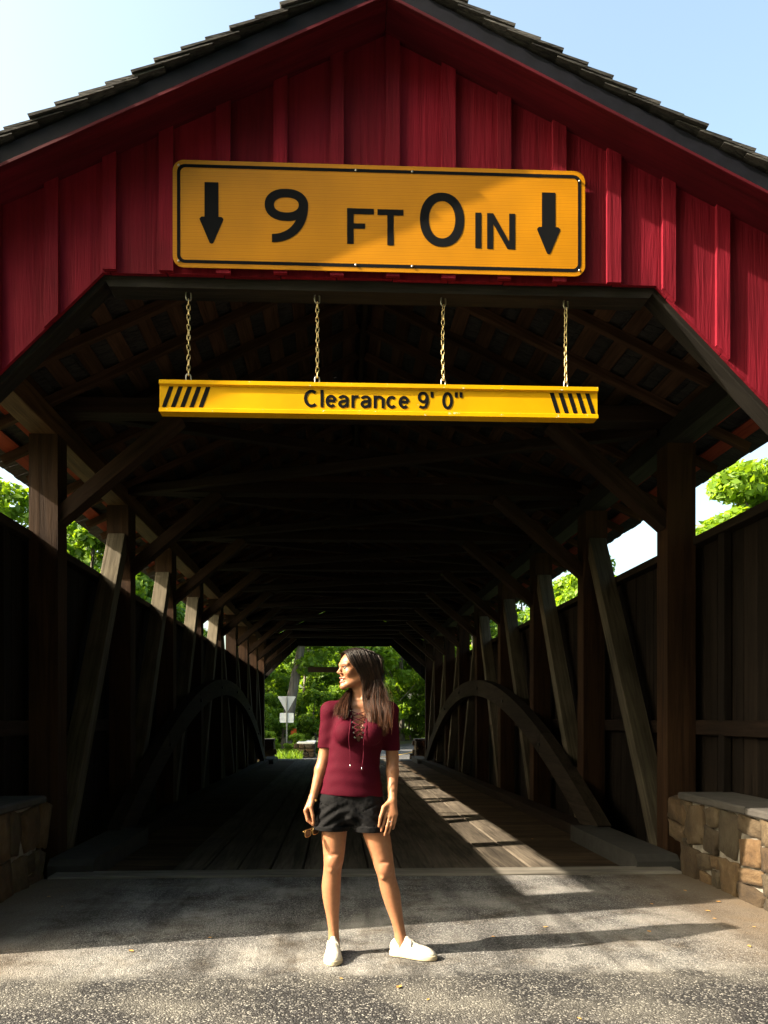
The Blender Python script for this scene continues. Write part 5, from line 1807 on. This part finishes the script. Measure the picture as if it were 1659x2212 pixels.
so = link('shorts', shme, M['shorts'], person)
V, F = tube_arrays([Vector((-0.2215, -0.055, 0.862)), Vector((-0.2265, -0.060, 0.862))], 0.006, 8)
link('rivet', pyd('rivet', V, F), M['gold'], so)

# shoes
def shoe(name, pos, ang):
    f = Field((-0.085, -0.13, 0.0 - 0.004), (0.085, 0.21, 0.16), 0.0033)     # toe towards +y here
    # upper as ellipsoids along the foot
    f.ell((0, -0.045, 0.045), (0.036, 0.044, 0.052), 0.02)
    f.ell((0, 0.010, 0.045), (0.037, 0.070, 0.048), 0.02)
    f.ell((0, 0.075, 0.032), (0.043, 0.075, 0.038), 0.02)
    f.ell((0.0, 0.115, 0.026), (0.043, 0.060, 0.028), 0.02)
    f.cone((0, 0.022, 0.072), (0, 0.008, 0.096), 0.024, 0.016, 0.014)       # tongue
    f.cone((0, -0.030, 0.10), (0, -0.026, 0.14), 0.030, 0.034, 0.006, 'sub')  # opening
    f.cutfn(lambda X, Y, Z: 0.018 - Z + 0 * X + 0 * Y)
    me, _ = f.mesh(name, 2)
    root = link(name, me, M['shoe'], person, pos, (0, 0, ang))
    s = Field((-0.085, -0.13, -0.008), (0.085, 0.21, 0.05), 0.0033)
    s.ell((0, -0.045, 0.012), (0.040, 0.048, 0.05), 0.02); s.ell((0, 0.02, 0.012), (0.040, 0.08, 0.05), 0.02)
    s.ell((0, 0.085, 0.012), (0.0475, 0.082, 0.05), 0.02); s.ell((0, 0.118, 0.012), (0.0465, 0.063, 0.05), 0.02)
    s.cutfn(lambda X, Y, Z: np.maximum(Z - 0.027, -Z) + 0 * X + 0 * Y)
    me, _ = s.mesh('sole', 1)
    link('sole', me, M['sole'], root)
    m = MB()
    for k in range(5):
        y = 0.030 + k * 0.014; z = 0.088 - k * 0.006
        pr = f.a
        m.tube([Vector((-0.024, y - 0.003, z - 0.010)), Vector((0, y, z + 0.003)), Vector((0.024, y + 0.004, z - 0.010))], 0.0034, 6)
    m.tube([Vector((0, 0.03, 0.094)), Vector((0.022, 0.04, 0.088)), Vector((0.036, 0.045, 0.066))], 0.0028, 6)
    m.tube([Vector((0, 0.03, 0.094)), Vector((-0.022, 0.045, 0.086)), Vector((-0.036, 0.055, 0.062))], 0.0028, 6)
    m.build('shoe_lace', M['lace_white'], root, smooth=True)
    m = MB()
    m.tube([Vector((-0.040, 0.098, 0.030)), Vector((-0.026, 0.108, 0.050)), Vector((0, 0.112, 0.0565)), Vector((0.026, 0.108, 0.050)), Vector((0.040, 0.098, 0.030))], 0.0016, 5)
    m.build('toe_seam', M['seam'], root, smooth=True)
    return root
shoe('shoe', (-0.133, 0.000, 0.002), math.pi + 0.03)
shoe('shoe', (0.262, -0.004, 0.002), math.pi + 1.17)

# ring and earring
tube('ring', [Vector((0.178 + 0.0 + 0.0105 * math.cos(a), -0.101 + 0.0105 * math.sin(a), 0.755 + 0.002 * math.cos(a))) for a in np.linspace(0, 6.28, 14)], 0.0016, M['silver'], person, 5)
tube('earring', [Vector(hp(0.074, 0.008, -0.030)), Vector(hp(0.076, 0.006, -0.062))], 0.0022, M['gold'], person, 6)

# hair: a full under-mass and many fine locks over it
hf = Field((-0.20, -0.18, 1.20), (0.24, 0.18, 1.72), 0.004)
def hh(c, r, k=0.02, op='add'): hf.ell(hp(*c), r, k, op, HR)
hh((0, 0.024, 0.032), (0.076, 0.090, 0.080))
hh((0, 0.062, -0.01), (0.074, 0.062, 0.085))
hf.cone(hp(0.03, 0.06, -0.05), (0.085, 0.02, 1.42), 0.055, 0.060, 0.03)
hf.cone((0.085, 0.02, 1.42), (0.11, -0.025, 1.33), 0.048, 0.034, 0.03)
hf.cone((0.10, -0.045, 1.38), (0.112, -0.085, 1.29), 0.022, 0.008, 0.03)
hf.cone((-0.02, 0.045, 1.50), (-0.065, 0.0, 1.41), 0.024, 0.016, 0.03)
hf.cone((-0.065, -0.01, 1.41), (-0.082, -0.060, 1.35), 0.014, 0.007, 0.03)
hf.cone((0.02, 0.07, 1.50), (0.03, 0.10, 1.30), 0.06, 0.05, 0.03)
def hair_cut(X, Y, Z):
    # clear the face: head-space front part below the hair line
    hx, hy, hz = X - HEAD_C.x, Y - HEAD_C.y, Z - HEAD_C.z
    A = np.array(HR)
    lx = A[0, 0] * hx + A[1, 0] * hy + A[2, 0] * hz
    ly = A[0, 1] * hx + A[1, 1] * hy + A[2, 1] * hz
    lz = A[0, 2] * hx + A[1, 2] * hy + A[2, 2] * hz
    line = np.minimum(-0.012 - 0.55 * np.clip(lz - 0.0, 0, 0.09) - ly, 0.083 - lz)
    return np.minimum(line, lz + 0.115)
hf.cutfn(hair_cut)
hme, hP = hf.mesh('hair', 2)
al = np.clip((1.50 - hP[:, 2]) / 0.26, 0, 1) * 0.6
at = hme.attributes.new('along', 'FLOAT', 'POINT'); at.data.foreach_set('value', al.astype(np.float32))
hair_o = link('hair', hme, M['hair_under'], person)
r_ = np.random.default_rng(12)
HV, HF, HA = [], [], []
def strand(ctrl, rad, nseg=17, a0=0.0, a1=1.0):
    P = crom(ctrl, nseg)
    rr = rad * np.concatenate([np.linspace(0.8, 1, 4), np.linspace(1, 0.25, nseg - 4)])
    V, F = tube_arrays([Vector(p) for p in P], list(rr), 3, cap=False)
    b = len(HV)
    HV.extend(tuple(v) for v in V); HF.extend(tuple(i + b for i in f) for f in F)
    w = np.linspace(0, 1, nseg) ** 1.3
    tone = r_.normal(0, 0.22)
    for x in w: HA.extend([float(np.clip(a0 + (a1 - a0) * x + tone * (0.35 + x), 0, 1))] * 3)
for i in range(1500):                     # towards us: from the parting, back past the ear, down over her left shoulder
    s = r_.random(); j = r_.normal(0, 1, 8)
    d = r_.normal(0, 1, 3) * np.array([0.007, 0.006, 0])
    ly0 = -0.056 + 0.134 * s; lz0 = 0.074 + 0.036 * math.sin(math.pi * min(1, 0.2 + s * 0.8)); lx0 = -0.030 + 0.010 * j[0]
    c0 = np.array(hp(lx0, ly0, lz0))
    c1 = np.array(hp(0.036 + 0.006 * j[1], -0.064 + 0.150 * s + 0.004 * j[2], 0.086 + 0.016 * math.sin(math.pi * s) + 0.003 * j[3]))
    c2 = np.array(hp(0.078 + 0.004 * j[1], -0.045 + 0.140 * s + 0.005 * j[2], 0.030 - 0.012 * (1 - s)))
    c3 = np.array(hp(0.083 + 0.004 * j[4], 0.000 + 0.105 * s + 0.006 * j[5], -0.055))
    u = float(np.clip(s + 0.10 * j[6], 0, 1))
    uq = (math.floor(u * 13) + 0.5) / 13
    ut = u + (uq - u) * 0.62
    wv = 0.009 * math.sin(9 * u + 2 * uq)
    c4 = np.array([0.028 + 0.122 * u + 0.007 * math.sin(60 * uq), -0.060 + 0.030 * u + 0.006 * math.cos(50 * uq), 1.43]) + d * 0.6
    c5 = np.array([0.046 + 0.130 * (u + ut) / 2 + wv, -0.090 + 0.015 * u + 0.008 * math.sin(40 * uq), 1.345]) + d * 0.8
    tip = 1.222 + 0.035 * abs(j[5]) + (0.055 if u < 0.25 else 0.02 * math.sin(14 * u)) + 0.03 * max(0, u - 0.7)
    c6 = np.array([0.058 + 0.112 * ut - wv * 0.5, -0.110 + 0.020 * ut + 0.010 * math.sin(40 * uq), tip]) + d * 0.7
    strand([c0, c1, c2, c3, c4, c5, c6], 0.0015)
for i in range(560):                      # the lock in front of her right shoulder, lit by the sun
    u = r_.random(); j = r_.normal(0, 1, 6)
    d = r_.normal(0, 1, 3) * np.array([0.005, 0.009, 0])
    c0 = np.array([-0.010 + 0.01 * j[0], 0.020 + 0.012 * j[1], 1.500])
    c1 = np.array([-0.036 - 0.022 * u, -0.010, 1.445]) + d * 0.7
    c2 = np.array([-0.048 - 0.055 * u + 0.004 * math.sin(11 * u), -0.062, 1.385]) + d
    c3 = np.array([-0.050 - 0.072 * u, -0.096, 1.312 + 0.022 * abs(j[2]) - 0.012 * (1 - u) + 0.008 * math.sin(17 * u)]) + d * 1.2
    strand([c0, c1, c2, c3], 0.0015, 12, 0.35, 1.0)
for i in range(700):                      # over the back of the head and down the back
    s = r_.random(); j = r_.normal(0, 1, 6); a = r_.uniform(-1, 1)
    d = r_.normal(0, 1, 3) * np.array([0.006, 0.008, 0])
    c0 = np.array(hp(-0.025 + 0.02 * j[0], 0.02 + 0.07 * s, 0.112 - 0.02 * s))
    c1 = np.array(hp(0.05 * a + 0.03, 0.108, 0.060 + 0.004 * j[1]))
    c2 = np.array(hp(0.065 * a + 0.02, 0.124 + 0.004 * j[2], -0.03))
    f_ = r_.random()
    c3 = np.array([0.105 + 0.030 * a, 0.045 + 0.02 * f_, 1.43]) + d * 0.6
    c4 = np.array([0.125 + 0.035 * a, 0.000 - 0.05 * f_, 1.33]) + d
    c5 = np.array([0.135 + 0.035 * a, -0.045 - 0.05 * f_, 1.25 + 0.025 * abs(j[1])]) + d * 1.2
    strand([c0, c1, c2, c3, c4, c5], 0.0015)
for i in range(90):                       # the far side of the fringe
    j = r_.normal(0, 1, 5)
    c0 = np.array(hp(-0.02, -0.058 + 0.012 * j[0], 0.090)); c1 = np.array(hp(-0.046, -0.054 + 0.006 * j[1], 0.068)); c2 = np.array(hp(-0.068, -0.034 + 0.006 * j[2], 0.02)); c3 = np.array(hp(-0.074, -0.005, -0.06))
    strand([c0, c1, c2, c3], 0.0016, 9)
for i in range(110):                      # loose hairs
    s = r_.random(); j = r_.normal(0, 1, 6); a = r_.uniform(-1, 1)
    c0 = np.array(hp(0.03 + 0.04 * a, 0.0 + 0.10 * s, 0.108 - 0.03 * s)); c1 = np.array(hp(0.075 * a + 0.02, 0.112 + 0.010 * abs(j[0]), 0.05)); c2 = np.array(hp(0.085, 0.10 + 0.02 * j[1], -0.05))
    c3 = np.array([0.03 + 0.15 * r_.random() + 0.01 * j[2], -0.07 + 0.02 * j[3], 1.40]); c4 = c3 + np.array([0.015 * j[4] + 0.012, -0.03, -0.14 - 0.02 * j[5]])
    strand([c0, c1, c2, c3, c4], 0.0009)
lme = pyd('locks', HV, HF, True)
at = lme.attributes.new('along', 'FLOAT', 'POINT'); at.data.foreach_set('value', np.array(HA, np.float32))
link('locks', lme, M['hair'], hair_o)

# ------------------------------------------------------------------ sunglasses in her hand
gl = empty('sunglasses', (0, 0, 0), None, -YAW)
gl.location = Vector((PX, PY, 0)) + Matrix.Rotation(-YAW, 3, 'Z') @ Vector((-0.247, -0.050, 0.690))
gl.rotation_euler = (R(8), R(-7), -YAW + R(50))
tag(gl, 'thin gold framed sunglasses dangling from the hand of the woman', 'sunglasses')
for sx in (-1, 1):
    P = [(sx * 0.030 + p[0], 0, p[1]) for p in ell(0, 0, 0.024, 0.021, 22, 3.0)]
    V, F = tube_arrays([Vector(p) for p in P + P[:1]], 0.0014, 6, cap=False)
    link('rim', pyd('rim', V, F, True), M['gold'], gl)
    link('lens', pyd('lens', [(p[0], 0.0, p[2]) for p in P], [tuple(range(len(P)))]), M['lens'], gl)
    tube('temple', [Vector((sx * 0.056, 0, 0.012)), Vector((sx * 0.058, 0.012, 0.013)), Vector((sx * 0.030, 0.020, 0.013)), Vector((-sx * 0.045, 0.016 + 0.004 * sx, 0.010))], 0.0014, M['gold'], gl)
tube('nose_bridge', [Vector((-0.008, 0, 0.006)), Vector((0, -0.002, 0.010)), Vector((0.008, 0, 0.006))], 0.0014, M['gold'], gl)
